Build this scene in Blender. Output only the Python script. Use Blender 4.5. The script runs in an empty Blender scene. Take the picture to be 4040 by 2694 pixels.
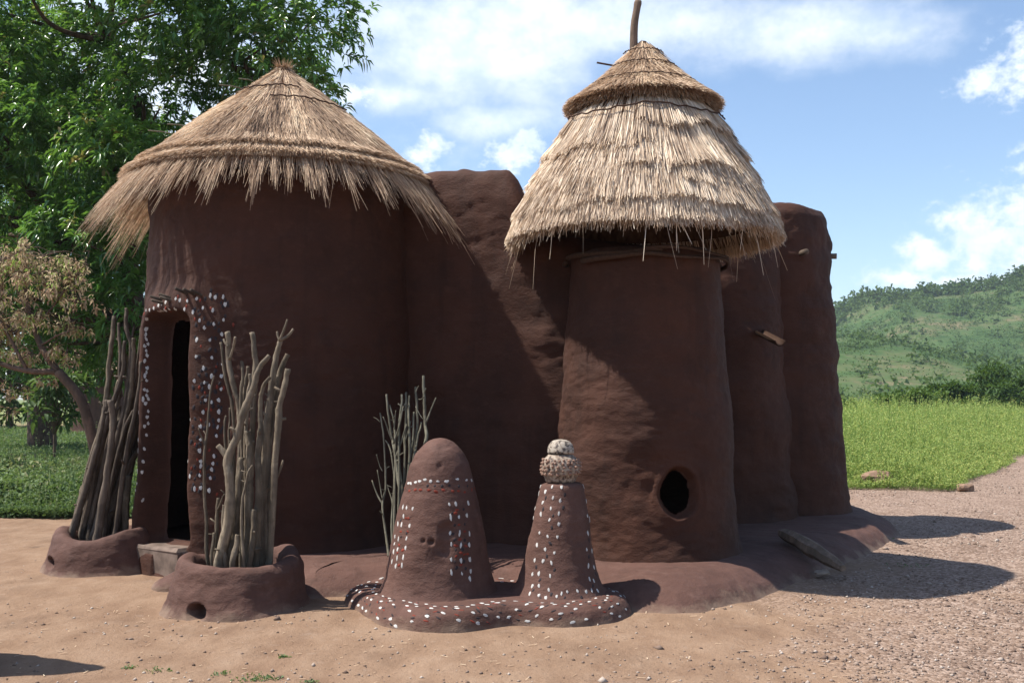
import bpy, math
import numpy as np
from mathutils import Vector, Matrix, Euler
from mathutils.bvhtree import BVHTree
R = math.radians
scene = bpy.context.scene
col = scene.collection
rng = np.random.default_rng(11)

# ---------------------------------------------------------------- camera
cam_d = bpy.data.cameras.new("camera")
cam = bpy.data.objects.new("camera", cam_d); col.objects.link(cam)
cam.location = (0, 0, 1.5); cam.rotation_euler = (R(90), 0, 0)
cam_d.sensor_width = 36; cam_d.lens = 35.33; cam_d.shift_y = 0.0557
cam_d.clip_end = 6000; cam_d.clip_start = 0.05
scene.camera = cam

# ---------------------------------------------------------------- light
SUN = Vector((-0.62, -0.01, 1.0)).normalized()
sun_d = bpy.data.lights.new("sun", 'SUN'); sun = bpy.data.objects.new("sun", sun_d); col.objects.link(sun)
sun_d.energy = 5.0; sun_d.angle = R(0.55); sun_d.color = (1.0, 0.955, 0.88)
sun.rotation_euler = SUN.to_track_quat('Z', 'Y').to_euler(); sun.location = (-6, 0, 12)

world = bpy.data.worlds.new("World"); scene.world = world; world.use_nodes = True
wt = world.node_tree; wt.nodes.clear()
def N(t, typ, **kw):
    n = t.nodes.new(typ)
    for k, v in kw.items(): setattr(n, k, v)
    return n
def mth(t, op, a, b=None, c=None, clamp=False):
    n = t.nodes.new('ShaderNodeMath'); n.operation = op; n.use_clamp = clamp
    for i, v in enumerate((a, b, c)):
        if v is None: continue
        if isinstance(v, (int, float)): n.inputs[i].default_value = v
        else: t.links.new(v, n.inputs[i])
    return n.outputs[0]
def sstep(t, v, a, b):
    n = t.nodes.new('ShaderNodeMapRange'); n.interpolation_type = 'SMOOTHSTEP'
    t.links.new(v, n.inputs[0]); n.inputs[1].default_value = a; n.inputs[2].default_value = b
    return n.outputs[0]
SKY = 0.122
def build_world():
    t = wt
    sky = N(t, 'ShaderNodeTexSky', sky_type='NISHITA', sun_disc=False)
    sky.sun_elevation = math.asin(SUN.z); sky.sun_rotation = math.atan2(SUN.x, SUN.y)
    sky.altitude = 300; sky.air_density = 1.0; sky.dust_density = .7; sky.ozone_density = 2.0
    tc = N(t, 'ShaderNodeTexCoord'); sep = N(t, 'ShaderNodeSeparateXYZ'); t.links.new(tc.outputs['Generated'], sep.inputs[0])
    x, y, z = sep.outputs
    yy = mth(t, 'MAXIMUM', y, 0.05)
    U = mth(t, 'DIVIDE', x, yy); W = mth(t, 'DIVIDE', z, yy)
    front = sstep(t, y, 0.05, 0.25)
    def noise(scale, vec, detail=6, rough=.55, sq=1.0):
        m = N(t, 'ShaderNodeMapping'); m.inputs['Scale'].default_value = (scale, scale, scale*sq); t.links.new(vec, m.inputs[0])
        n = N(t, 'ShaderNodeTexNoise'); n.inputs['Scale'].default_value = 1; n.inputs['Detail'].default_value = detail
        n.inputs['Roughness'].default_value = rough; t.links.new(m.outputs[0], n.inputs['Vector']); return n.outputs[0]
    n1 = noise(7, tc.outputs['Generated'], 7, .6, 1.7); n2 = noise(22, tc.outputs['Generated'], 5, .6, 1.4)
    nn = mth(t, 'ADD', mth(t, 'MULTIPLY', n1, .7), mth(t, 'MULTIPLY', n2, .3))
    nn = mth(t, 'SUBTRACT', nn, .5)
    n3 = mth(t, 'SUBTRACT', noise(55, tc.outputs['Generated'], 5, .62, 1.3), .5); nc_ = mth(t, 'ADD', mth(t, 'MULTIPLY', nn, .75), mth(t, 'MULTIPLY', n3, .75))
    def blob(u0, w0, ru, rw):
        a = mth(t, 'DIVIDE', mth(t, 'SUBTRACT', U, u0), ru); b = mth(t, 'DIVIDE', mth(t, 'SUBTRACT', W, w0), rw)
        d = mth(t, 'SQRT', mth(t, 'ADD', mth(t, 'MULTIPLY', a, a), mth(t, 'MULTIPLY', b, b)))
        return mth(t, 'SUBTRACT', 1.0, d)
    def field(bl, k, lo, hi, nz):
        m = None
        for q in bl:
            o = blob(*q); m = o if m is None else mth(t, 'SMOOTH_MAX', m, o, .25)
        m = mth(t, 'ADD', m, mth(t, 'MULTIPLY', nz, k))
        return mth(t, 'MULTIPLY', sstep(t, m, lo, hi), front)
    cum = field([(.470,.158,.055,.048),(.525,.175,.075,.065),(.415,.140,.035,.022),(.47,.315,.035,.022),(.53,.335,.06,.045),
                 (-.092,.243,.022,.015),(-.078,.254,.016,.014),(.0,.245,.022,.02),(.018,.258,.016,.018),(.385,.120,.040,.010),(.46,.118,.05,.008),(-.155,.30,.03,.025)], 3.6, -.15, .95, nc_)
    veil = field([(-.04,.335,.15,.05),(.03,.375,.22,.05),(.30,.365,.15,.038),(-.12,.30,.06,.03),(-.02,.275,.07,.02),(-.35,.3,.25,.12)], 2.6, -.35, 1.1, nn)
    # clouds elsewhere in the sky: the same scattered cumulus, by noise on a flat cloud layer
    zc = mth(t, 'ADD', mth(t, 'MAXIMUM', z, 0.0), .18)
    cv = N(t, 'ShaderNodeCombineXYZ'); t.links.new(mth(t, 'DIVIDE', x, zc), cv.inputs[0]); t.links.new(mth(t, 'DIVIDE', y, zc), cv.inputs[1])
    gn = noise(1.3, cv.outputs[0], 7, .58)
    g = sstep(t, gn, .60, .80)
    inframe = mth(t, 'MULTIPLY', mth(t, 'MULTIPLY', sstep(t, mth(t, 'ABSOLUTE', U), .75, .55), sstep(t, W, .55, .42)), front)
    g = mth(t, 'MULTIPLY', g, mth(t, 'SUBTRACT', 1.0, inframe))
    cov = mth(t, 'MAXIMUM', mth(t, 'MAXIMUM', mth(t, 'MULTIPLY', cum, .92), mth(t, 'MULTIPLY', veil, .88)), mth(t, 'MULTIPLY', g, .8))
    bg = N(t, 'ShaderNodeBackground'); bg.inputs[1].default_value = SKY; t.links.new(sky.outputs[0], bg.inputs[0])
    cl = N(t, 'ShaderNodeBackground'); cl.inputs[1].default_value = SKY
    mixc = N(t, 'ShaderNodeMix', data_type='RGBA'); t.links.new(sstep(t, n2, .3, .65), mixc.inputs[0])
    mixc.inputs[6].default_value = (4.6, 5.3, 6.2, 1); mixc.inputs[7].default_value = (6.0, 6.35, 6.7, 1)
    t.links.new(mixc.outputs[2], cl.inputs[0])
    ms = N(t, 'ShaderNodeMixShader'); t.links.new(cov, ms.inputs[0]); t.links.new(bg.outputs[0], ms.inputs[1]); t.links.new(cl.outputs[0], ms.inputs[2])
    out = N(t, 'ShaderNodeOutputWorld'); t.links.new(ms.outputs[0], out.inputs[0])
build_world()
vs = scene.view_settings
vs.view_transform = 'Standard'; vs.look = 'None'; vs.exposure = 0.75; vs.gamma = 1.0; vs.use_curve_mapping = False
scene.render.engine = 'CYCLES'

# ---------------------------------------------------------------- numpy helpers
def _h(i, j, k, s):
    n = (i*374761393 + j*668265263 + k*2147483647 + s*144665) & 0xffffffff
    n = ((n ^ (n >> 13)) * 1274126177) & 0xffffffff
    n = ((n ^ (n >> 16)) * 2246822519) & 0xffffffff
    return ((n ^ (n >> 15)) & 0xffffff) / float(0xffffff)
def vnoise(P, seed=0):
    P = np.asarray(P, float); I = np.floor(P).astype(np.int64); F = P - I; F = F*F*F*(F*(F*6-15)+10)
    i, j, k = I[..., 0], I[..., 1], I[..., 2]; u, v, w = F[..., 0], F[..., 1], F[..., 2]
    r = 0
    for a in (0, 1):
        for b in (0, 1):
            for c in (0, 1):
                r = r + (u if a else 1-u)*(v if b else 1-v)*(w if c else 1-w)*_h(i+a, j+b, k+c, seed)
    return r*2-1
def fbm(P, scale=1.0, octv=4, seed=0, gain=.5):
    P = np.asarray(P, float)*scale; a = 1; r = 0; s = 0
    for o in range(octv):
        r = r + a*vnoise(P, seed+o*17); s += a; a *= gain; P = P*2.03+3.1
    return r/s
def sm(x, a, b):
    t = np.clip((np.asarray(x, float)-a)/(b-a), 0, 1); return t*t*(3-2*t)
def catmull(p, n):
    p = np.asarray(p, float)
    if len(p) == 2: return p[0] + (p[1]-p[0])*np.linspace(0, 1, n)[:, None]
    q = np.vstack([2*p[0]-p[1], p, 2*p[-1]-p[-2]]); t = np.linspace(0, len(p)-1-1e-9, n); i = t.astype(int); f = (t-i)[:, None]
    a, b, c, d = q[i], q[i+1], q[i+2], q[i+3]
    return .5*(2*b+(c-a)*f+(2*a-5*b+4*c-d)*f**2+(3*b-3*c+d-a)*f**3)
def closed_spline(p, ds):
    p = np.asarray(p, float); m = len(p); n = m*24; t = np.linspace(0, m, n, endpoint=False); i = t.astype(int); f = (t-i)[:, None]
    a, b, c, d = p[(i-1) % m], p[i % m], p[(i+1) % m], p[(i+2) % m]
    q = .5*(2*b+(c-a)*f+(2*a-5*b+4*c-d)*f**2+(3*b-3*c+d-a)*f**3)
    L = np.r_[0, np.cumsum(np.linalg.norm(np.diff(np.vstack([q, q[:1]]), axis=0), axis=1))]; qq = np.vstack([q, q[:1]])
    k = max(12, int(L[-1]/ds)); s = np.linspace(0, L[-1], k, endpoint=False)
    return np.c_[np.interp(s, L, qq[:, 0]), np.interp(s, L, qq[:, 1])]
def resample(prof, ds):
    p = np.asarray(prof, float); L = np.r_[0, np.cumsum(np.linalg.norm(np.diff(p, axis=0), axis=1))]
    s = np.linspace(0, L[-1], max(3, int(L[-1]/ds)+1)); return np.c_[np.interp(s, L, p[:, 0]), np.interp(s, L, p[:, 1])]
def smooth_prof(prof, ds, n=200): return resample(catmull(prof, n), ds)

class MB:
    def __init__(s): s.V = []; s.F = []; s.T = []; s.n = 0
    def add(s, V, *Fs, tint=None):
        V = np.asarray(V, float).reshape(-1, 3)
        for F in Fs:
            F = np.asarray(F, np.int64)
            if len(F): s.F.append(F+s.n)
        s.V.append(V); s.n += len(V)
        if tint is None: tint = np.full(len(V), .5)
        s.T.append(np.broadcast_to(np.asarray(tint, float), (len(V),)))
        return s
def origin_of(o):
    p = Vector((0, 0, 0))
    while o is not None: p = p + o.location; o = o.parent
    return p
def link(name, me, parent=None, loc=None):
    o = bpy.data.objects.new(name, me); col.objects.link(o)
    if parent is not None: o.parent = parent
    if loc is not None: o.location = loc
    return o
def build(name, mb, mat, parent=None, loc=None, smooth=True, tint=True):
    """mb holds world coordinates; the object's origin becomes loc (top level) or its parent's origin"""
    V = np.vstack(mb.V)
    off = np.array(origin_of(parent)) if parent is not None else np.array(loc if loc is not None else (0, 0, 0), float)
    V = V - off
    me = bpy.data.meshes.new(name)
    me.vertices.add(len(V)); me.vertices.foreach_set('co', V.astype(np.float32).ravel())
    nl = sum(F.size for F in mb.F); nf = sum(len(F) for F in mb.F)
    me.loops.add(nl); me.polygons.add(nf)
    me.loops.foreach_set('vertex_index', np.concatenate([F.ravel() for F in mb.F]).astype(np.int32))
    tot = np.concatenate([np.full(len(F), F.shape[1]) for F in mb.F]); st = np.r_[0, np.cumsum(tot)[:-1]]
    me.polygons.foreach_set('loop_start', st.astype(np.int32))
    me.polygons.foreach_set('use_smooth', np.full(nf, smooth))
    if tint:
        a = me.attributes.new('tint', 'FLOAT', 'POINT'); a.data.foreach_set('value', np.concatenate(mb.T).astype(np.float32))
    me.update(calc_edges=True); me.validate()
    me.materials.append(mat)
    return link(name, me, parent, None if parent is not None else (loc if loc is not None else (0, 0, 0)))
def tag(o, label=None, cat=None, group=None, kind=None):
    if label: o['label'] = label
    if cat: o['category'] = cat
    if group: o['group'] = group
    if kind: o['kind'] = kind
    return o
def empty(name, loc, label, cat, group=None):
    o = link(name, None, None, loc); o.empty_display_size = .2
    return tag(o, label, cat, group)
def gridF(nv, nu, closed=True):
    j, i = np.meshgrid(np.arange(nv-1), np.arange(nu if closed else nu-1), indexing='ij'); i2 = (i+1) % nu
    return np.stack([j*nu+i, j*nu+i2, (j+1)*nu+i2, (j+1)*nu+i], -1).reshape(-1, 4)
def tube(pts, rad, seg=7, cap=True):
    p = np.asarray(pts, float); n = len(p); rad = np.broadcast_to(np.asarray(rad, float), (n,))
    T = np.gradient(p, axis=0); T /= np.linalg.norm(T, axis=1)[:, None]+1e-9
    u = np.cross(T[0], (0.31, 0.87, 0.13)); u /= np.linalg.norm(u); V = []
    a = np.linspace(0, 2*np.pi, seg, endpoint=False)
    for k in range(n):
        u = u - T[k]*np.dot(u, T[k]); u /= np.linalg.norm(u); w = np.cross(T[k], u)
        V.append(p[k]+rad[k]*(np.cos(a)[:, None]*u+np.sin(a)[:, None]*w))
    V = np.vstack(V); F = [gridF(n, seg)]
    if cap:
        V = np.vstack([V, p[:1], p[-1:]]); i = np.arange(seg); j = (i+1) % seg
        F.append(np.c_[j, i, np.full(seg, n*seg)]); F.append(np.c_[i+(n-1)*seg, j+(n-1)*seg, np.full(seg, n*seg+1)])
    return V, F
def ellipsoid(c, r, seg=10, rings=6, noise=0.0, seed=0, rot=None):
    th = np.linspace(0, 2*np.pi, seg, endpoint=False); ph = np.linspace(0, np.pi, rings+1)[1:-1]
    V = np.array([(math.sin(f)*math.cos(t), math.sin(f)*math.sin(t), math.cos(f)) for f in ph for t in th])
    V = np.vstack([V, [(0, 0, 1), (0, 0, -1)]])
    if noise: V = V*(1+noise*fbm(V, 1.6, 3, seed))[:, None]
    V = V*np.asarray(r)
    if rot is not None: V = V @ np.array(rot.to_matrix()).T
    F = gridF(rings-1, seg); i = np.arange(seg); j = (i+1) % seg; m = (rings-2)*seg
    return V+np.asarray(c), [F[:, ::-1], np.c_[i, j, np.full(seg, len(V)-2)], np.c_[j+m, i+m, np.full(seg, len(V)-1)]]
def shell(outline, prof, seed=0, amp=.014, fine=.004, ztop=None, zref=None, mod=None, close=True, shrink=None):
    """walls that follow a closed outline: profile of (offset outward, z); noise pushes the skin in and out"""
    n = len(outline); t = np.roll(outline, -1, 0)-np.roll(outline, 1, 0); t /= np.linalg.norm(t, axis=1)[:, None]
    nr = np.c_[t[:, 1], -t[:, 0]]
    area = .5*np.sum(outline[:, 0]*np.roll(outline[:, 1], -1)-outline[:, 1]*np.roll(outline[:, 0], -1))
    if area < 0: nr = -nr
    m = len(prof); P = np.zeros((m, n, 3)); c = outline.mean(0)
    if shrink is None: P[:, :, :2] = outline[None]+nr[None]*prof[:, 0][:, None, None]
    else: P[:, :, :2] = outline[None]+(c-outline)[None]*(-prof[:, 0])[:, None, None]
    P[:, :, 2] = prof[:, 1][:, None]
    if ztop is not None:
        P[:, :, 2] *= 1+(ztop[None, :]/zref-1)*sm(P[:, :, 2], 0, zref)
    Q = P*np.array([1, 1, 1.25])
    d = amp*(fbm(Q, 1.9, 4, seed)*1.4)+.004*np.sin(P[..., 2]*23+5*fbm(P, .8, 2, seed+9))*sm(fbm(P, 1.5, 2, seed+3), -.4, .4)+fine*fbm(P*np.array([1, 1, 2.4]), 11, 3, seed+5)
    N3 = np.zeros_like(P); N3[:, :, :2] = nr[None]
    T3 = np.zeros_like(P); T3[:, :, :2] = t[None]; nn = np.cross(T3, np.gradient(P, axis=0))
    ln = np.linalg.norm(nn, axis=2, keepdims=True); nn = np.where(ln > 1e-6, nn/np.maximum(ln, 1e-9), N3)
    if area < 0: nn = -nn
    keep = None
    if mod is not None:
        e, keep, P = mod(P, N3)
        d = d*(e == 0)+e+d*.5*(e != 0)
        P = P+N3*e[..., None]; d = d-e
    P = P+nn*d[..., None]
    F = gridF(m, n)
    if area < 0: F = F[:, ::-1]
    if keep is not None:
        k = keep.ravel(); F = F[k[F].any(1)]
    V = P.reshape(-1, 3); Fs = [F]
    if close:
        V = np.vstack([V, [P[-1].mean(0)]]); i = np.arange(n); j = (i+1) % n; b = (m-1)*n
        T = np.c_[i+b, j+b, np.full(n, len(V)-1)]; Fs.append(T if area > 0 else T[:, ::-1])
    return V, Fs
def circle(c, r, ds):
    n = int(2*np.pi*r/ds); a = np.linspace(0, 2*np.pi, n, endpoint=False); return np.c_[c[0]+r*np.cos(a), c[1]+r*np.sin(a)]
def bvh_of(*objs):
    V = []; F = []; b = 0
    for o in objs:
        w = origin_of(o); vs_ = [v.co+w for v in o.data.vertices]; V += vs_
        F += [[i+b for i in p.vertices] for p in o.data.polygons]; b += len(vs_)
    return BVHTree.FromPolygons(V, F)

# ---------------------------------------------------------------- materials
def mat(name, build_fn, rough=.9, spec=.2):
    m = bpy.data.materials.new(name); m.use_nodes = True; t = m.node_tree; t.nodes.clear()
    out = N(t, 'ShaderNodeOutputMaterial'); p = N(t, 'ShaderNodeBsdfPrincipled')
    p.inputs['Roughness'].default_value = rough; p.inputs['Specular IOR Level'].default_value = spec
    t.links.new(p.outputs[0], out.inputs[0]); build_fn(t, p, out); return m
def tn(t, scale, detail=4, rough=.55, vec=None, sc=(1, 1, 1)):
    tc = N(t, 'ShaderNodeNewGeometry'); mp = N(t, 'ShaderNodeMapping'); mp.inputs['Scale'].default_value = sc
    t.links.new(vec if vec is not None else tc.outputs['Position'], mp.inputs[0])
    n = N(t, 'ShaderNodeTexNoise'); n.inputs['Scale'].default_value = scale; n.inputs['Detail'].default_value = detail; n.inputs['Roughness'].default_value = rough
    t.links.new(mp.outputs[0], n.inputs['Vector']); return n.outputs[0]
def ramp(t, fac, stops):
    r = N(t, 'ShaderNodeValToRGB'); t.links.new(fac, r.inputs[0]); e = r.color_ramp.elements
    while len(e) < len(stops): e.new(.5)
    for q, (pos, c) in zip(e, stops): q.position = pos; q.color = (*c, 1)
    return r.outputs[0]
def mixc(t, fac, a, b, mode='MIX'):
    n = N(t, 'ShaderNodeMix', data_type='RGBA', blend_type=mode)
    for s, v in ((0, fac), (6, a), (7, b)):
        if isinstance(v, (int, float)): n.inputs[s].default_value = v
        elif isinstance(v, tuple): n.inputs[s].default_value = (*v, 1)
        else: t.links.new(v, n.inputs[s])
    return n.outputs[2]
def bump(t, p, h, strength=.4, dist=.01):
    b = N(t, 'ShaderNodeBump'); b.inputs['Strength'].default_value = strength; b.inputs['Distance'].default_value = dist
    t.links.new(h, b.inputs['Height']); t.links.new(b.outputs[0], p.inputs['Normal'])
def attr(t, nm): a = N(t, 'ShaderNodeAttribute'); a.attribute_name = nm; return a.outputs['Fac']

def mud_fn(base, base2, dust, sandy=False):
    def f(t, p, out):
        a = tn(t, 1.3, 5, .6); b = tn(t, 9, 5, .65, sc=(1, 1, 1.6)); c = tn(t, 70, 4, .6); e = tn(t, 3.4, 6, .7)
        k = ramp(t, a, [(.3, base2), (.62, base)])
        k = mixc(t, mth(t, 'MULTIPLY', sstep(t, b, .48, .72), .5), k, dust)
        k = mixc(t, mth(t, 'MULTIPLY', sstep(t, e, .52, .68), .4), k, tuple(x*.62 for x in base2))
        k = mixc(t, mth(t, 'MULTIPLY', sstep(t, c, .55, .8), .35), k, tuple(x*1.6 for x in base))
        k = mixc(t, mth(t, 'MULTIPLY', sstep(t, tn(t, 7, 4, .6, sc=(1, 1, .10)), .5, .7), .35), k, tuple(x*.6 for x in base2))
        if sandy:   # blown sand caught on the low, flat parts
            g = N(t, 'ShaderNodeNewGeometry'); s = N(t, 'ShaderNodeSeparateXYZ'); t.links.new(g.outputs['Position'], s.inputs[0])
            q = mth(t, 'ADD', s.outputs[2], mth(t, 'MULTIPLY', mth(t, 'SUBTRACT', tn(t, 4.5, 5, .65), .5), .34))
            k = mixc(t, mth(t, 'MULTIPLY', sstep(t, q, .075, -.03), .8), k, (.205, .138, .097))
        t.links.new(k, p.inputs['Base Color'])
        h = mth(t, 'ADD', mth(t, 'MULTIPLY', tn(t, 24, 5, .65, sc=(1, 1, 1.5)), 1.0), mth(t, 'MULTIPLY', tn(t, 130, 3, .6), .5))
        bump(t, p, h, .6, .014)
    return f
MUD = mat('red_mud_plaster', mud_fn((.062, .0215, .0108), (.034, .0118, .0060), (.072, .0295, .0165)), .82, .3)
MUD2 = mat('grey_mud_plaster', mud_fn((.112, .0555, .0415), (.076, .0355, .0255), (.140, .079, .062), True), .85, .3)
def straw_fn(c0, c1, c2, c3):
    def f(t, p, out):
        k = ramp(t, attr(t, 'tint'), [(0, c0), (.35, c1), (.7, c2), (1, c3)])
        n = tn(t, 14, 3, .6); k = mixc(t, mth(t, 'MULTIPLY', sstep(t, n, .45, .7), .35), k, tuple(x*.62 for x in c1))
        t.links.new(k, p.inputs['Base Color'])
        tr = N(t, 'ShaderNodeBsdfTranslucent'); t.links.new(k, tr.inputs[0])
        m = N(t, 'ShaderNodeMixShader'); m.inputs[0].default_value = .22
        t.links.new(p.outputs[0], m.inputs[1]); t.links.new(tr.outputs[0], m.inputs[2]); t.links.new(m.outputs[0], out.inputs[0])
    return f
STRAW_A = mat('fine_grass_thatch', straw_fn((.22, .14, .09), (.44, .30, .195), (.64, .47, .32), (.80, .65, .46)), .7, .25)
STRAW_B = mat('coarse_straw_thatch', straw_fn((.22, .145, .095), (.48, .35, .245), (.70, .555, .405), (.87, .745, .585)), .6, .3)
UNDER = mat('thatch_underside', lambda t, p, o: t.links.new(ramp(t, tn(t, 25, 3, sc=(1, 1, .2)), [(.3, (.07, .036, .022)), (.7, (.15, .085, .05))]), p.inputs['Base Color']), .95, .05)
def wood_fn(c0, c1, c2):
    def f(t, p, out):
        a = tn(t, 30, 4, .65, sc=(1, 1, .12)); b = tn(t, 7, 3)
        k = ramp(t, a, [(.3, c0), (.55, c1), (.75, c2)]); k = mixc(t, mth(t, 'MULTIPLY', sstep(t, b, .42, .62), .75), k, tuple(x*.7 for x in c0)); k = mixc(t, mth(t, 'MULTIPLY', sstep(t, tn(t, 16, 4, .7), .56, .68), .5), k, (c0[0]*.8, c0[1]*.95, c0[2]*.75))
        k = mixc(t, attr(t, 'tint'), mixc(t, .55, k, (.03, .025, .02)), mixc(t, .12, k, (.6, .5, .38)))
        t.links.new(k, p.inputs['Base Color']); bump(t, p, tn(t, 55, 4, .75, sc=(1, 1, .22)), .9, .010)
    return f
WOOD = mat('weathered_grey_wood', wood_fn((.075, .056, .037), (.19, .145, .098), (.36, .295, .21)), .85, .15)
DARKWOOD = mat('dark_brown_wood', wood_fn((.065, .045, .035), (.135, .10, .075), (.25, .20, .15)), .85, .15)
BARK = mat('brown_bark', wood_fn((.09, .06, .045), (.18, .115, .085), (.28, .19, .14)), .9, .1)
TWIG = mat('green_grey_twig', wood_fn((.09, .085, .055), (.17, .16, .115), (.27, .255, .19)), .85, .15)
def plain(name, c, rough=.8, spec=.2, var=.25, sc=40):
    return mat(name, lambda t, p, o: t.links.new(ramp(t, tn(t, sc, 3), [(.3, tuple(x*(1-var) for x in c)), (.7, tuple(min(1, x*(1+var*.5)) for x in c))]), p.inputs['Base Color']), rough, spec)
WHITE = plain('white_lime_paint', (.50, .48, .45), .85, .15, .18)
REDP = plain('red_ochre_paint', (.19, .038, .024), .85, .15)
BLACKP = plain('black_charcoal_paint', (.034, .028, .030), .85, .15)
CORD = plain('dark_twisted_cord', (.06, .035, .025), .9, .1)
STEP = plain('grey_cement_render', (.17, .125, .10), .9, .1, .5, 9)
STONE = plain('tan_stone', (.24, .155, .105), .9, .1, .35, 14)
PALESTONE = plain('pale_stone', (.30, .24, .19), .9, .1, .3, 14)
def leaf_fn(stops, trans=.3, gloss=None):
    def f(t, p, out):
        k = ramp(t, attr(t, 'tint'), stops); t.links.new(k, p.inputs['Base Color'])
        tr = N(t, 'ShaderNodeBsdfTranslucent'); t.links.new(mixc(t, .35, k, (.25, .4, .03)) if gloss is None else k, tr.inputs[0])
        m = N(t, 'ShaderNodeMixShader'); m.inputs[0].default_value = trans
        t.links.new(p.outputs[0], m.inputs[1]); t.links.new(tr.outputs[0], m.inputs[2]); t.links.new(m.outputs[0], out.inputs[0])
    return f
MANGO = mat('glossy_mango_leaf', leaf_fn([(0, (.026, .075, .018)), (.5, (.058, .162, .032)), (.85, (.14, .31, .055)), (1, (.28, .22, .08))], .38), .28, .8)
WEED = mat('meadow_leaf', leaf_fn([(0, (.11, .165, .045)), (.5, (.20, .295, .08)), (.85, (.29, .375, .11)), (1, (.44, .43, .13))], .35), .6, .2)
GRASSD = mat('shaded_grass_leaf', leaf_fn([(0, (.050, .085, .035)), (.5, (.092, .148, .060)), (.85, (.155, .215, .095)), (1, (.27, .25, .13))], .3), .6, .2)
DRYLEAF = mat('dry_tan_leaf', leaf_fn([(0, (.30, .18, .12)), (.4, (.47, .34, .22)), (.8, (.60, .50, .32)), (1, (.30, .42, .10))], .3, 1), .8, .1)
HILLT = mat('hill_scrub_leaf', leaf_fn([(0, (.030, .060, .020)), (.5, (.055, .098, .031)), (1, (.10, .145, .05))], .25), .7, .1)
BUSHL = mat('dark_bush_leaf', leaf_fn([(0, (.028, .06, .015)), (.5, (.055, .105, .024)), (1, (.11, .17, .04))], .25), .6, .2)

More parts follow.
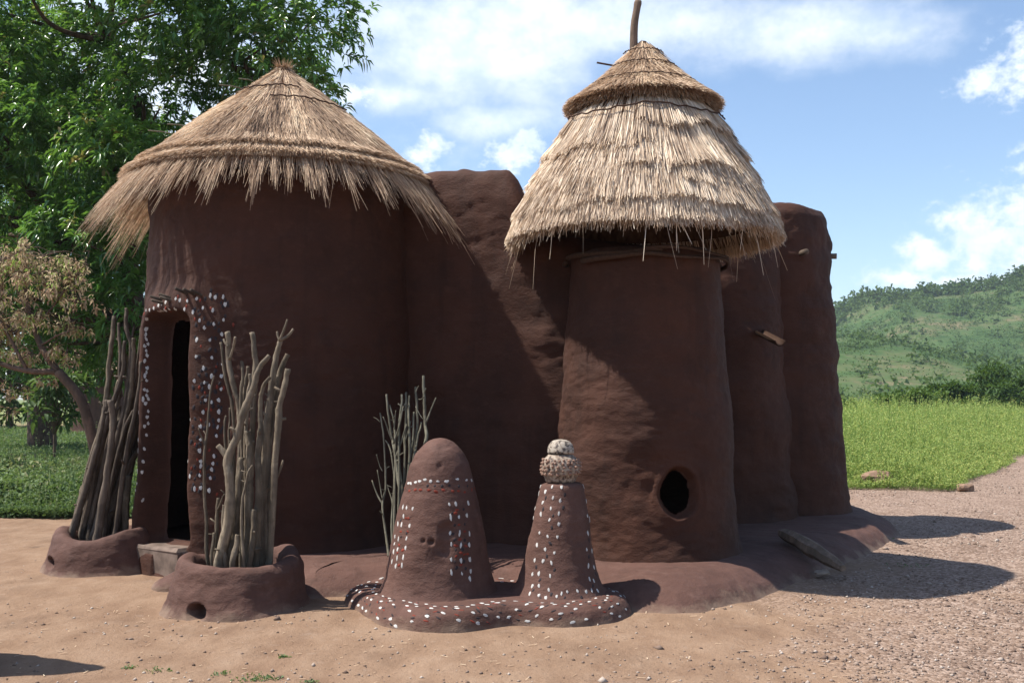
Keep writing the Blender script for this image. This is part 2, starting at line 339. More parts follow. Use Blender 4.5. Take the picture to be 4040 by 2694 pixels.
# ---------------------------------------------------------------- measured coordinates (metres)
NEAR=[
 ([(-2.162, 7.16, 0.321), (-2.178, 7.167, 0.623), (-2.193, 7.174, 0.807), (-2.201, 7.181, 0.991), (-2.198, 7.189, 1.166), (-2.18, 7.196, 1.273), (-2.167, 7.203, 1.524), (-2.135, 7.21, 1.66)],0.014,0.006,[([(-2.198, 7.19, 1.166), (-2.218, 7.177, 1.228), (-2.232, 7.164, 1.287)], 0.008, 0.005)]),
 ([(-2.061, 7.08, 0.316), (-1.999, 7.087, 0.633), (-1.992, 7.094, 0.906), (-2.003, 7.101, 1.079), (-1.936, 7.109, 1.262), (-1.856, 7.116, 1.523), (-1.797, 7.123, 1.683), (-1.73, 7.13, 1.806)],0.044,0.016,[([(-2.005, 7.11, 1.064), (-2.045, 7.112, 1.127), (-2.085, 7.114, 1.168)], 0.026, 0.022)]),
 ([(-1.823, 7.3, 0.298), (-1.836, 7.307, 0.606), (-1.808, 7.314, 0.869), (-1.788, 7.321, 1.19), (-1.76, 7.329, 1.504), (-1.745, 7.336, 1.667), (-1.711, 7.343, 1.865), (-1.698, 7.35, 1.934)],0.042,0.016,[([(-1.694, 7.33, 1.929), (-1.663, 7.323, 2.002), (-1.633, 7.317, 2.068)], 0.011, 0.007), ([(-1.694, 7.33, 1.925), (-1.637, 7.335, 1.957), (-1.596, 7.34, 2.005)], 0.012, 0.008), ([(-1.697, 7.33, 1.92), (-1.714, 7.336, 1.957), (-1.719, 7.343, 1.989)], 0.009, 0.008), ([(-1.793, 7.33, 0.838), (-1.744, 7.316, 0.869), (-1.694, 7.301, 0.951), (-1.652, 7.287, 1.05)], 0.016, 0.008)]),
 ([(-2.025, 7.33, 0.293), (-2.014, 7.338, 0.615), (-1.983, 7.347, 1.17), (-1.998, 7.355, 1.454), (-2.043, 7.363, 1.595), (-2.081, 7.372, 1.809), (-2.089, 7.38, 1.988)],0.024,0.019,[([(-2.07, 7.36, 1.782), (-2.035, 7.336, 1.874), (-2.016, 7.311, 1.943)], 0.011, 0.009), ([(-2.079, 7.36, 1.875), (-2.11, 7.377, 1.909), (-2.126, 7.394, 1.929)], 0.01, 0.008)]),
 ([(-1.979, 7.4, 0.281), (-1.935, 7.413, 0.887), (-1.91, 7.425, 1.448), (-1.9, 7.438, 1.74), (-1.922, 7.45, 1.985)],0.026,0.018,[]),
 ([(-1.834, 7.38, 0.294), (-1.808, 7.39, 0.702), (-1.792, 7.4, 1.168), (-1.748, 7.41, 1.524), (-1.707, 7.42, 1.717), (-1.659, 7.43, 1.832)],0.026,0.019,[([(-1.748, 7.41, 1.524), (-1.773, 7.398, 1.485), (-1.788, 7.386, 1.496)], 0.01, 0.008)]),
 ([(-1.748, 7.22, 0.311), (-1.705, 7.23, 1.084), (-1.68, 7.24, 1.314), (-1.675, 7.25, 1.449), (-1.648, 7.26, 1.559), (-1.623, 7.27, 1.713)],0.028,0.021,[]),
 ([(-1.816, 7.12, 0.336), (-1.801, 7.127, 0.628), (-1.796, 7.134, 0.876), (-1.801, 7.141, 1.086), (-1.785, 7.149, 1.269), (-1.792, 7.156, 1.455), (-1.771, 7.163, 1.576), (-1.733, 7.17, 1.648)],0.034,0.012,[]),
 ([(-1.877, 7.02, 0.353), (-1.89, 7.03, 0.599), (-1.886, 7.04, 0.793), (-1.871, 7.05, 0.883), (-1.852, 7.06, 0.987), (-1.83, 7.07, 1.035)],0.013,0.006,[]),
 ([(-2.121, 7.2, 0.314), (-2.121, 7.225, 0.538), (-2.119, 7.25, 0.781)],0.016,0.013,[([(-2.115, 7.23, 0.701), (-2.084, 7.217, 0.766), (-2.062, 7.203, 0.813)], 0.008, 0.007)]),
 ([(-2.117, 7.1, 0.331), (-2.117, 7.15, 0.548)],0.012,0.011,[]),
 ([(-2.017, 7.14, 0.324), (-1.985, 7.152, 0.529), (-1.955, 7.165, 0.716), (-1.944, 7.177, 0.924), (-1.94, 7.19, 1.087)],0.034,0.022,[]),
 ([(-1.892, 7.2, 0.314), (-1.886, 7.217, 0.71), (-1.887, 7.233, 1.029), (-1.911, 7.25, 1.266)],0.036,0.024,[([(-1.906, 7.23, 0.993), (-1.885, 7.255, 1.138), (-1.867, 7.28, 1.201)], 0.016, 0.012)]),
 ([(-2.057, 7.36, 0.288), (-2.045, 7.37, 0.704), (-2.038, 7.38, 1.169), (-2.056, 7.39, 1.453), (-2.109, 7.4, 1.666), (-2.148, 7.41, 1.917)],0.016,0.01,[]),
 ([(-1.97, 7.3, 0.298), (-1.955, 7.312, 0.895), (-1.975, 7.325, 1.454), (-1.964, 7.337, 1.665), (-1.974, 7.35, 1.773)],0.016,0.011,[]),
 ([(-2.021, 7.42, 0.278), (-2.006, 7.433, 0.885), (-1.994, 7.445, 1.26), (-1.983, 7.457, 1.56), (-1.956, 7.47, 1.741)],0.016,0.012,[]),
 ([(-1.914, 7.26, 0.304), (-1.927, 7.277, 1.173), (-1.917, 7.293, 1.524), (-1.895, 7.31, 1.679)],0.016,0.012,[]),
 ([(-1.81, 7.36, 0.288), (-1.822, 7.373, 0.89), (-1.807, 7.385, 1.373), (-1.763, 7.397, 1.522), (-1.727, 7.41, 1.668)],0.022,0.012,[([(-1.808, 7.39, 1.373), (-1.819, 7.387, 1.476)], 0.009, 0.008)]),
 ([(-2.007, 7.06, 0.337), (-2.026, 7.077, 0.468), (-2.04, 7.093, 0.627), (-2.037, 7.11, 0.75)],0.018,0.013,[]),
 ([(-1.946, 7.0, 0.338), (-1.923, 7.025, 0.458), (-1.912, 7.05, 0.543)],0.022,0.02,[]),
 ([(-1.838, 7.04, 0.332), (-1.818, 7.065, 0.577), (-1.817, 7.09, 0.717)],0.024,0.02,[]),
 ([(-2.092, 7.34, 0.3), (-2.082, 7.357, 0.891), (-2.109, 7.373, 1.262), (-2.101, 7.39, 1.373)],0.012,0.008,[]),
 ([(-2.081, 7.4, 0.29), (-2.073, 7.417, 0.886), (-2.091, 7.433, 1.223), (-2.091, 7.45, 1.429)],0.012,0.008,[]),
]
LEFTB=[
 ([(-3.942, 9.041, 0.228), (-3.806, 9.049, 0.891), (-3.687, 9.057, 1.328), (-3.637, 9.064, 1.765), (-3.588, 9.072, 2.238)],0.021,0.016,[]),
 ([(-3.842, 8.97, 0.238), (-3.736, 8.964, 0.81), (-3.595, 8.958, 1.33), (-3.471, 8.952, 1.727), (-3.452, 8.946, 2.02)],0.024,0.013,[]),
 ([(-3.789, 8.969, 0.239), (-3.661, 8.993, 0.895), (-3.549, 9.017, 1.415), (-3.524, 9.042, 1.852), (-3.542, 9.066, 2.185)],0.022,0.01,[]),
 ([(-3.721, 8.928, 0.244), (-3.572, 8.944, 0.933), (-3.439, 8.959, 1.485), (-3.402, 8.974, 1.936), (-3.455, 8.989, 2.127), (-3.457, 9.004, 2.302)],0.024,0.012,[]),
 ([(-3.674, 8.982, 0.237), (-3.531, 8.972, 0.983), (-3.406, 8.962, 1.485), (-3.368, 8.952, 1.848), (-3.364, 8.943, 2.038)],0.026,0.014,[]),
 ([(-3.634, 9.013, 0.232), (-3.519, 9.03, 0.98), (-3.403, 9.047, 1.555), (-3.34, 9.063, 2.132)],0.022,0.012,[]),
 ([(-3.499, 8.848, 0.256), (-3.391, 8.834, 0.991), (-3.3, 8.819, 1.417), (-3.244, 8.804, 1.825)],0.02,0.012,[]),
 ([(-3.51, 9.052, 0.227), (-3.47, 9.062, 0.89), (-3.36, 9.072, 1.485), (-3.355, 9.082, 1.73)],0.022,0.012,[]),
 ([(-3.903, 8.999, 0.234), (-3.884, 9.048, 0.577), (-3.879, 9.098, 0.712)],0.018,0.017,[]),
 ([(-3.836, 8.997, 0.235), (-3.703, 9.033, 0.979), (-3.569, 9.068, 1.485), (-3.553, 9.104, 1.538)],0.026,0.016,[]),
 ([(-3.893, 8.882, 0.251), (-3.748, 8.911, 0.814), (-3.656, 8.94, 1.209), (-3.633, 8.968, 1.485)],0.026,0.014,[]),
 ([(-3.726, 8.9, 0.248), (-3.496, 8.927, 0.968), (-3.42, 8.955, 1.485), (-3.405, 8.982, 1.884), (-3.38, 9.009, 2.146)],0.022,0.009,[]),
 ([(-3.547, 9.056, 0.226), (-3.505, 9.04, 0.717), (-3.516, 9.023, 1.137)],0.028,0.02,[]),
 ([(-3.629, 8.789, 0.264), (-3.542, 8.785, 0.824), (-3.489, 8.78, 1.248), (-3.505, 8.776, 1.485)],0.03,0.02,[]),
 ([(-3.647, 9.088, 0.222), (-3.614, 9.094, 0.713), (-3.581, 9.1, 1.063), (-3.425, 9.106, 1.626), (-3.393, 9.112, 1.872)],0.024,0.01,[]),
 ([(-3.849, 8.966, 0.239), (-3.771, 8.966, 0.585), (-3.719, 8.966, 0.897), (-3.65, 8.966, 1.243), (-3.607, 8.967, 1.485)],0.024,0.015,[]),
 ([(-3.443, 8.923, 0.245), (-3.437, 8.93, 0.554), (-3.414, 8.938, 0.812)],0.026,0.02,[]),
 ([(-3.609, 8.866, 0.253), (-3.565, 8.883, 0.645), (-3.417, 8.899, 1.245), (-3.32, 8.916, 1.434)],0.02,0.01,[]),
 ([(-3.764, 8.95, 0.241), (-3.753, 8.985, 0.462), (-3.672, 9.019, 0.719), (-3.546, 9.054, 0.978)],0.024,0.014,[]),
 ([(-3.58, 8.986, 0.236), (-3.498, 9.021, 0.806), (-3.381, 9.057, 1.24), (-3.368, 9.093, 1.415)],0.024,0.014,[]),
 ([(-3.902, 9.048, 0.227), (-3.883, 9.108, 0.43), (-3.82, 9.167, 0.6)],0.026,0.02,[]),
 ([(-3.544, 8.982, 0.237), (-3.461, 8.971, 0.637), (-3.37, 8.959, 1.018)],0.022,0.012,[]),
]
THIN=[
 ([(-0.965, 7.893, 0.26), (-0.999, 7.963, 0.433), (-1.034, 8.033, 0.651), (-1.017, 8.103, 0.811), (-1.042, 8.173, 1.173), (-1.082, 8.243, 1.382)],0.011,0.006,[([(-1.04, 8.043, 0.661), (-1.08, 8.067, 0.731), (-1.125, 8.09, 0.843)], 0.007, 0.006), ([(-1.035, 8.043, 0.692), (-1.053, 8.064, 0.783), (-1.082, 8.084, 0.927)], 0.006, 0.004), ([(-1.055, 8.043, 1.313), (-1.082, 8.047, 1.339), (-1.104, 8.05, 1.349)], 0.003, 0.002), ([(-1.035, 8.043, 0.919), (-1.057, 8.054, 0.96), (-1.085, 8.065, 1.053)], 0.004, 0.003)]),
 ([(-0.9, 7.815, 0.272), (-0.878, 7.885, 0.728), (-0.906, 7.955, 0.875), (-0.935, 8.025, 1.076), (-0.974, 8.095, 1.228), (-1.025, 8.165, 1.531)],0.016,0.009,[([(-0.916, 7.965, 1.038), (-0.889, 7.982, 1.129), (-0.839, 7.998, 1.293)], 0.009, 0.006), ([(-0.938, 7.965, 1.14), (-0.898, 7.969, 1.273), (-0.862, 7.973, 1.438)], 0.009, 0.005), ([(-0.954, 7.965, 1.171), (-0.988, 7.955, 1.274), (-1.022, 7.944, 1.356)], 0.006, 0.005)]),
 ([(-0.888, 7.798, 0.275), (-0.883, 7.885, 0.829), (-0.898, 7.973, 1.171), (-0.895, 8.06, 1.385), (-0.891, 8.148, 1.531)],0.012,0.009,[]),
 ([(-0.884, 7.892, 0.26), (-0.856, 8.009, 0.922), (-0.863, 8.126, 1.227), (-0.865, 8.242, 1.552)],0.014,0.01,[([(-0.852, 8.042, 1.168), (-0.836, 8.067, 1.229), (-0.816, 8.091, 1.322)], 0.005, 0.004)]),
 ([(-0.869, 7.801, 0.274), (-0.81, 7.917, 1.01), (-0.827, 8.034, 1.334), (-0.834, 8.151, 1.525)],0.013,0.008,[]),
 ([(-0.868, 7.886, 0.261), (-0.788, 8.003, 0.964), (-0.768, 8.119, 1.28), (-0.79, 8.236, 1.594)],0.013,0.01,[([(-0.769, 8.036, 1.551), (-0.758, 8.032, 1.582), (-0.747, 8.027, 1.604)], 0.005, 0.003), ([(-0.771, 8.036, 1.437), (-0.738, 8.019, 1.375), (-0.711, 8.001, 1.334)], 0.004, 0.003)]),
 ([(-0.841, 7.825, 0.271), (-0.749, 7.913, 0.929), (-0.687, 8.0, 1.17), (-0.698, 8.088, 1.333), (-0.721, 8.175, 1.688)],0.015,0.012,[([(-0.681, 7.975, 1.314), (-0.653, 7.989, 1.396), (-0.608, 8.002, 1.509)], 0.008, 0.005), ([(-0.693, 7.975, 1.52), (-0.72, 7.994, 1.499), (-0.748, 8.013, 1.499)], 0.005, 0.004)]),
 ([(-0.848, 7.795, 0.275), (-0.789, 7.912, 0.929), (-0.76, 8.029, 1.148), (-0.734, 8.145, 1.31)],0.011,0.007,[]),
 ([(-0.926, 7.864, 0.264), (-0.952, 7.951, 0.517), (-0.942, 8.039, 0.868), (-0.983, 8.126, 1.081), (-1.031, 8.214, 1.161)],0.01,0.006,[]),
 ([(-0.863, 7.795, 0.275), (-0.83, 7.912, 0.827), (-0.796, 8.029, 1.168), (-0.797, 8.145, 1.394)],0.011,0.008,[]),
 ([(-0.928, 7.876, 0.263), (-0.928, 7.964, 0.823), (-0.936, 8.051, 1.168), (-0.959, 8.139, 1.3), (-1.001, 8.226, 1.446)],0.011,0.006,[([(-0.939, 8.026, 1.251), (-0.934, 8.018, 1.334), (-0.927, 8.009, 1.406)], 0.004, 0.003)]),
 ([(-0.94, 7.896, 0.259), (-0.964, 8.012, 0.458), (-0.966, 8.129, 0.641), (-1.024, 8.246, 0.799)],0.008,0.004,[]),
 ([(-0.891, 7.908, 0.258), (-0.884, 8.083, 0.709), (-0.919, 8.258, 0.925)],0.009,0.006,[]),
]
DOOR_DOTS=[(-2.59,8.40,2.26),(-2.50,8.37,2.24),(-2.41,8.36,2.29),(-2.43,8.36,2.35),(-2.49,8.37,2.36),(-2.53,8.38,2.37),(-2.61,8.40,2.15),(-2.49,8.37,2.12),(-2.41,8.35,2.16),(-2.57,8.39,2.09),(-2.63,8.41,1.99),(-2.52,8.37,1.99),(-2.42,8.35,2.04),(-2.63,8.40,1.85),(-2.50,8.37,1.84),(-2.57,8.38,1.75),(-2.41,8.35,1.79),(-2.50,8.36,1.69),(-2.42,8.35,1.69),(-2.64,8.40,1.65),(-2.56,8.38,1.63),(-2.52,8.37,1.60),(-2.42,8.35,1.58),(-2.65,8.41,1.54),(-2.55,8.37,1.49),(-2.50,8.36,1.47),(-2.44,8.35,1.49),(-2.66,8.41,1.43),(-2.57,8.38,1.39),(-2.44,8.35,1.39),(-2.67,8.41,1.32),(-2.44,8.35,1.32),(-2.59,8.38,1.27),(-2.45,8.35,1.26),(-2.52,8.36,1.28),(-2.68,8.41,1.21),(-2.46,8.35,1.19),(-2.59,8.38,1.16),(-2.68,8.41,1.10),(-2.60,8.38,1.07),(-2.48,8.35,1.02),(-2.68,8.41,0.97),(-2.59,8.38,0.98),(-2.49,8.35,0.96),(-2.59,8.37,0.94),(-2.50,8.35,0.91),(-2.68,8.40,0.85),(-2.60,8.38,0.86),(-2.51,8.35,0.84),(-2.69,8.41,0.78),(-2.64,8.39,0.75),(-2.59,8.37,0.76),(-2.52,8.35,0.74),(-2.67,8.43,2.22),(-2.75,8.46,2.25),(-2.85,8.51,2.26),(-2.91,8.55,2.27),(-2.96,8.58,2.26),(-3.00,8.61,2.24),(-3.04,8.65,2.23),(-3.08,8.68,2.28),(-3.14,8.73,2.27),(-3.19,8.79,2.27),(-3.03,8.63,2.30),(-2.99,8.60,2.31),(-2.94,8.57,2.32),(-2.84,8.51,2.34),(-2.80,8.48,2.33),(-2.73,8.45,2.32),(-2.65,8.42,2.34),(-3.19,8.78,2.19),(-3.20,8.80,2.11),(-3.21,8.81,2.06),(-3.16,8.75,1.98),(-3.22,8.81,1.96),(-3.17,8.75,1.88),(-3.22,8.81,1.83),(-3.17,8.76,1.78),(-3.22,8.81,1.70),(-3.18,8.76,1.66),(-3.16,8.73,1.57),(-3.22,8.80,1.58),(-3.14,8.72,1.50),(-3.23,8.81,1.49),(-3.20,8.78,1.46),(-3.14,8.71,1.39),(-3.25,8.84,1.38),(-3.14,8.71,1.28),(-3.21,8.78,1.26),(-3.19,8.78,2.02),(-3.20,8.80,1.92),(-3.19,8.78,1.73),(-3.18,8.76,1.53),(-3.17,8.75,1.34),(-3.17,8.74,1.18),(-3.25,8.84,1.14),(-3.21,8.78,1.06),(-3.26,8.85,1.04),(-3.23,8.80,0.95),(-3.24,8.81,0.86),(-3.27,8.85,0.86),(-3.27,8.84,0.69),(-3.23,8.79,0.61),(-3.26,8.84,0.75)]
CONE_DOTS=[(-0.74,7.15,0.90),(-0.72,7.12,0.90),(-0.68,7.09,0.91),(-0.65,7.07,0.92),(-0.61,7.06,0.93),(-0.57,7.04,0.92),(-0.52,7.04,0.92),(-0.46,7.05,0.92),(-0.39,7.09,0.93),(-0.33,7.14,0.92),(-0.30,7.20,0.91),(-0.77,7.13,0.73),(-0.74,7.09,0.73),(-0.69,7.05,0.73),(-0.76,7.09,0.67),(-0.80,7.14,0.61),(-0.77,7.09,0.61),(-0.71,7.03,0.61),(-0.82,7.13,0.52),(-0.79,7.08,0.51),(-0.73,7.02,0.52),(-0.82,7.12,0.47),(-0.79,7.06,0.44),(-0.73,7.01,0.46),(-0.83,7.10,0.42),(-0.79,7.04,0.38),(-0.74,7.00,0.39),(-0.83,7.09,0.35),(-0.80,7.03,0.33),(-0.75,6.99,0.34),(-0.44,7.02,0.76),(-0.40,7.04,0.76),(-0.32,7.10,0.76),(-0.43,7.00,0.67),(-0.38,7.03,0.67),(-0.33,7.07,0.68),(-0.43,6.98,0.57),(-0.37,7.00,0.56),(-0.31,7.05,0.55),(-0.42,6.97,0.49),(-0.36,6.99,0.48),(-0.31,7.03,0.48),(-0.42,6.95,0.39),(-0.36,6.97,0.38),(-0.30,7.01,0.38),(-0.42,6.93,0.30),(-0.35,6.95,0.29),(-0.30,7.00,0.30),(-0.30,6.98,0.25)]
CONE_RED=[(-0.73,7.11,0.85),(-0.68,7.07,0.86),(-0.64,7.05,0.86),(-0.58,7.03,0.86),(-0.53,7.02,0.85),(-0.48,7.03,0.86),(-0.42,7.05,0.85),(-0.38,7.07,0.85),(-0.34,7.10,0.84),(-0.30,7.17,0.85),(-0.74,7.07,0.66),(-0.72,7.05,0.66),(-0.77,7.08,0.56),(-0.72,7.03,0.57),(-0.78,7.06,0.47),(-0.79,7.05,0.42),(-0.75,7.02,0.44),(-0.77,7.01,0.34),(-0.39,7.03,0.72),(-0.38,7.02,0.62),(-0.34,7.03,0.57),(-0.39,6.98,0.48),(-0.37,7.00,0.52),(-0.33,7.01,0.47),(-0.39,6.96,0.41),(-0.36,6.98,0.43),(-0.34,6.99,0.42),(-0.36,6.97,0.35),(-0.40,7.02,0.70),(-0.32,7.01,0.42)]
CONE_BLACK=[(-0.59,7.04,0.89),(-0.54,7.03,0.89),(-0.49,7.03,0.89),(-0.44,7.05,0.89),(-0.38,7.08,0.88),(-0.32,7.13,0.88),(-0.78,7.11,0.64),(-0.73,7.03,0.56),(-0.77,7.06,0.53),(-0.71,7.05,0.66),(-0.40,7.00,0.62),(-0.41,6.98,0.56),(-0.34,7.04,0.62),(-0.40,6.98,0.52),(-0.34,7.02,0.51),(-0.39,6.97,0.45),(-0.35,6.99,0.45),(-0.32,7.03,0.49),(-0.40,6.95,0.37),(-0.34,6.98,0.37),(-0.39,6.95,0.33),(-0.33,6.98,0.32),(-0.42,7.01,0.70),(-0.35,7.06,0.72)]
COLUMN_DOTS=[(0.19,7.26,0.87),(0.19,7.26,0.82),(0.24,7.15,0.84),(0.29,7.13,0.87),(0.35,7.11,0.87),(0.50,7.25,0.86),(0.23,7.15,0.76),(0.29,7.10,0.80),(0.34,7.09,0.78),(0.52,7.24,0.76),(0.16,7.26,0.71),(0.22,7.14,0.68),(0.28,7.10,0.72),(0.33,7.08,0.69),(0.15,7.26,0.64),(0.52,7.19,0.66),(0.27,7.09,0.64),(0.33,7.07,0.62),(0.55,7.24,0.63),(0.21,7.12,0.55),(0.26,7.08,0.53),(0.32,7.06,0.53),(0.52,7.17,0.54),(0.19,7.11,0.46),(0.24,7.07,0.44),(0.30,7.04,0.42),(0.52,7.12,0.43),(0.56,7.19,0.41),(0.18,7.10,0.36),(0.23,7.06,0.36),(0.28,7.03,0.35),(0.53,7.10,0.32),(0.57,7.16,0.30),(0.16,7.08,0.26),(0.20,7.05,0.27),(0.27,7.01,0.26),(0.54,7.07,0.23),(0.57,7.10,0.21),(0.16,7.05,0.18),(0.20,7.02,0.19),(0.26,6.98,0.17),(0.15,7.03,0.12),(0.20,6.99,0.12),(0.24,6.96,0.10),(0.34,6.96,0.14),(0.38,6.96,0.16),(0.45,6.98,0.16),(0.51,7.01,0.15),(0.55,7.04,0.15),(0.59,7.08,0.14),(0.31,6.95,0.12)]
HAZE = True
# ---------------------------------------------------------------- ground
def ground_fn(t, p, out):
    g = N(t, 'ShaderNodeNewGeometry'); sep = N(t, 'ShaderNodeSeparateXYZ'); t.links.new(g.outputs['Position'], sep.inputs[0]); x, y, z = sep.outputs
    big = tn(t, .55, 4, .6); mid = tn(t, 3.2, 5, .65, sc=(1, .55, 1)); fin = tn(t, 38, 4, .7); spk = tn(t, 130, 3, .75)
    sand = ramp(t, mid, [(.3, (.190, .116, .074)), (.52, (.250, .162, .106)), (.72, (.300, .205, .140))])
    vo = N(t, 'ShaderNodeTexVoronoi'); vo.inputs['Scale'].default_value = 46; t.links.new(g.outputs['Position'], vo.inputs['Vector']); vsep = N(t, 'ShaderNodeSeparateColor'); t.links.new(vo.outputs['Color'], vsep.inputs[0])
    vd = mth(t, 'SUBTRACT', .75, vo.outputs['Distance'])
    grav = ramp(t, mth(t, 'ADD', mth(t, 'MULTIPLY', vsep.outputs[0], .45), mth(t, 'MULTIPLY', tn(t, 24, 5, .75), .55)), [(.32, (.150, .099, .074)), (.5, (.265, .186, .142)), (.68, (.40, .30, .24))])
    gm = mth(t, 'ADD', mth(t, 'ADD', mth(t, 'MULTIPLY', x, .16), mth(t, 'MULTIPLY', y, -.02)), mth(t, 'MULTIPLY', mth(t, 'SUBTRACT', big, .5), 1.6))
    k = mixc(t, mth(t, 'MULTIPLY', sstep(t, gm, .0, .55), .85), sand, grav)
    k = mixc(t, mth(t, 'MULTIPLY', sstep(t, fin, .56, .70), .5), k, (.10, .064, .045))
    k = mixc(t, mth(t, 'MULTIPLY', sstep(t, spk, .66, .74), .5), k, (.36, .29, .235))
    # far away the plain is green
    k = mixc(t, mth(t, 'MULTIPLY', sstep(t, tn(t, 1.6, 6, .7, sc=(1, .6, 1)), .50, .66), .32), k, (.115, .072, .05))
    k = mixc(t, mth(t, 'MULTIPLY', sstep(t, tn(t, 6.5, 5, .7), .56, .70), .35), k, (.30, .22, .165))
    far = mth(t, 'MULTIPLY', sstep(t, y, 45, 75), .9)
    k = mixc(t, far, k, ramp(t, tn(t, .08, 5), [(.35, (.09, .15, .04)), (.65, (.22, .24, .09))]))
    t.links.new(k, p.inputs['Base Color'])
    bump(t, p, mth(t, 'ADD', mth(t, 'MULTIPLY', fin, .7), mth(t, 'ADD', mth(t, 'MULTIPLY', spk, .35), mth(t, 'ADD', mth(t, 'MULTIPLY', mid, 1.4), mth(t, 'MULTIPLY', mth(t, 'MULTIPLY', vd, .8), sstep(t, gm, -.1, .5))))), .75, .022)
GROUND = mat('sandy_earth', ground_fn, .95, .1)
def gz(x, y):
    P = np.stack([np.asarray(x, float), np.asarray(y, float), np.zeros(np.shape(x))], -1)
    near = sm(np.hypot(P[..., 0], P[..., 1]-8), 60, 18)
    return near*(.020*fbm(P, .7, 3, 4)+.012*fbm(P, 3.2, 3, 9)+.004*fbm(P, 11, 2, 19))
def axis(lo, hi, d, far):
    a = list(np.arange(lo, hi, d)); s = d
    while a[-1] < far: s *= 1.22; a.append(a[-1]+s)
    s = d
    while a[0] > -far: s *= 1.22; a.insert(0, a[0]-s)
    return np.array(a)
gx = axis(-6, 7, .055, 2600); gy = axis(3.5, 13, .055, 2600)
X, Y = np.meshgrid(gx, gy); mb = MB().add(np.stack([X, Y, gz(X, Y)], -1), gridF(len(gy), len(gx), False))
tag(build('ground', mb, GROUND), kind='structure')

# ---------------------------------------------------------------- the mud house
house = empty('mud_house', (0, 9.6, 0), 'fused red-brown mud house with two thatched conical roofs, a tall doorway and round hole', 'house')
TC = np.array([-2.2, 9.65]); DN = np.array([-.588, -.809]); DT = np.array([-.809, .588])   # tower centre, door normal, door tangent (to the left)
def door_mod(P, N3):
    rel = P[..., :2]-TC; s = rel @ DT; f = rel @ DN; z = P[..., 2]
    s = s + .012*np.sin(z*5+1) ; zc, hz, hw, rr = 1.225, 1.005, .288, .13
    hw_ = hw + .03*sm(z, .9, .2)
    q0 = np.abs(s)-hw_+rr; q1 = np.abs(z-zc)-hz+rr
    d = np.hypot(np.maximum(q0, 0), np.maximum(q1, 0))+np.minimum(np.maximum(q0, q1), 0)-rr
    d = d + .008*fbm(P, 6, 3, 41)
    on = (f > .3)
    side = sm(z, .1, .5)*.6+.4
    e = np.where(on, .075*sm(d, .34, .05)*side*sm(d, -.01, .035), 0)
    e = e + np.where(on & (s > 0), .05*sm(d, .30, .05)*sm(z, 1.0, .1)*sm(d, -.01, .035), 0)
    e = np.where(on & (d < .012), -.17*sm(d, .012, -.04), e)
    keep = ~(on & (d < -.045))
    return e, keep, P
tp = smooth_prof([(.20, -.06), (.13, .06), (.07, .22), (.045, .45), (.03, .9), (.02, 1.5), (.0, 2.1), (-.03, 2.7), (-.055, 3.1), (-.07, 3.42), (-.11, 3.49), (-.2, 3.5)], .016)
V, F = shell(circle(TC, 1.26, .016), tp, 3, .028, .008, mod=door_mod, close=False)
tower = build('round_tower_wall', MB().add(V, *F), MUD, house)
tag(tower, 'smooth round mud tower wall with doorway on its left')
# earth floor behind the doorway
V, F = shell(circle(TC, 1.22, .08), np.array([(0, .1), (0, .225), (-.3, .228), (-.9, .23)]), 5, .004, .002)
build('earth_floor', MB().add(V, *F), MUD, house)
# door threshold
def obox(c, ax, ay, hx, hy, z0, z1, bev=.02):
    c = np.asarray(c, float); ax = np.asarray(ax); ay = np.asarray(ay); rings = []
    for off, z in ((0, z0), (0, z1-bev), (-bev*.3, z1-bev*.3), (-bev, z1)):
        for sx, sy in ((1, 1), (-1, 1), (-1, -1), (1, -1)):
            p = c+ax*sx*(hx+off)+ay*sy*(hy+off); rings.append((p[0], p[1], z))
    F = gridF(4, 4); F2 = np.array([[12, 13, 14, 15]])
    cr = ax[0]*ay[1]-ax[1]*ay[0]
    if cr < 0: F, F2 = F[:, ::-1], F2[:, ::-1]
    return np.array(rings), [F, F2]
V, F = obox(TC+DN*1.20, DT, DN, .335, .22, -.05, .245, .03); V = V+np.random.default_rng(2).normal(0, .006, V.shape)
tag(build('doorstep', MB().add(V, *F), STEP, house, smooth=False), 'worn grey cement doorstep')

# main wall with rounded parapet, between the towers
wo = closed_spline([(-1.6, 9.5), (-1.3, 9.44), (-1.0, 9.38), (-.6, 9.26), (-.1, 9.10), (.35, 8.97), (.75, 9.05), (1.5, 9.75), (2.2, 10.75), (2.5, 12.0), (1.3, 13.0), (-.6, 13.0), (-1.7, 12.2), (-1.3, 11.0), (-1.15, 10.3), (-1.4, 10.1), (-1.75, 9.8)], .03)
wp = resample([(.22, -.05), (.11, .1), (.05, .3), (.02, .8), (.0, 1.6), (-.015, 2.4), (-.03, 3.0), (-.035, 3.2), (-.05, 3.32), (-.09, 3.41), (-.15, 3.45), (-.22, 3.44), (-.27, 3.38), (-.29, 3.25), (-.30, 3.0), (-.34, 2.95), (-.45, 2.95)], .024)
zt = 3.61+.03*fbm(np.c_[wo, wo[:, :1]*0], 1.1, 3, 5)-.62*sm(wo[:, 0], -.10, .26)*(wo[:, 1] < 11)-.3*sm(wo[:, 1], 10.6, 11.5)
V, F = shell(wo, wp, 8, .036, .008, ztop=zt, zref=3.45)
mainwall = build('main_wall', MB().add(V, *F), MUD, house)

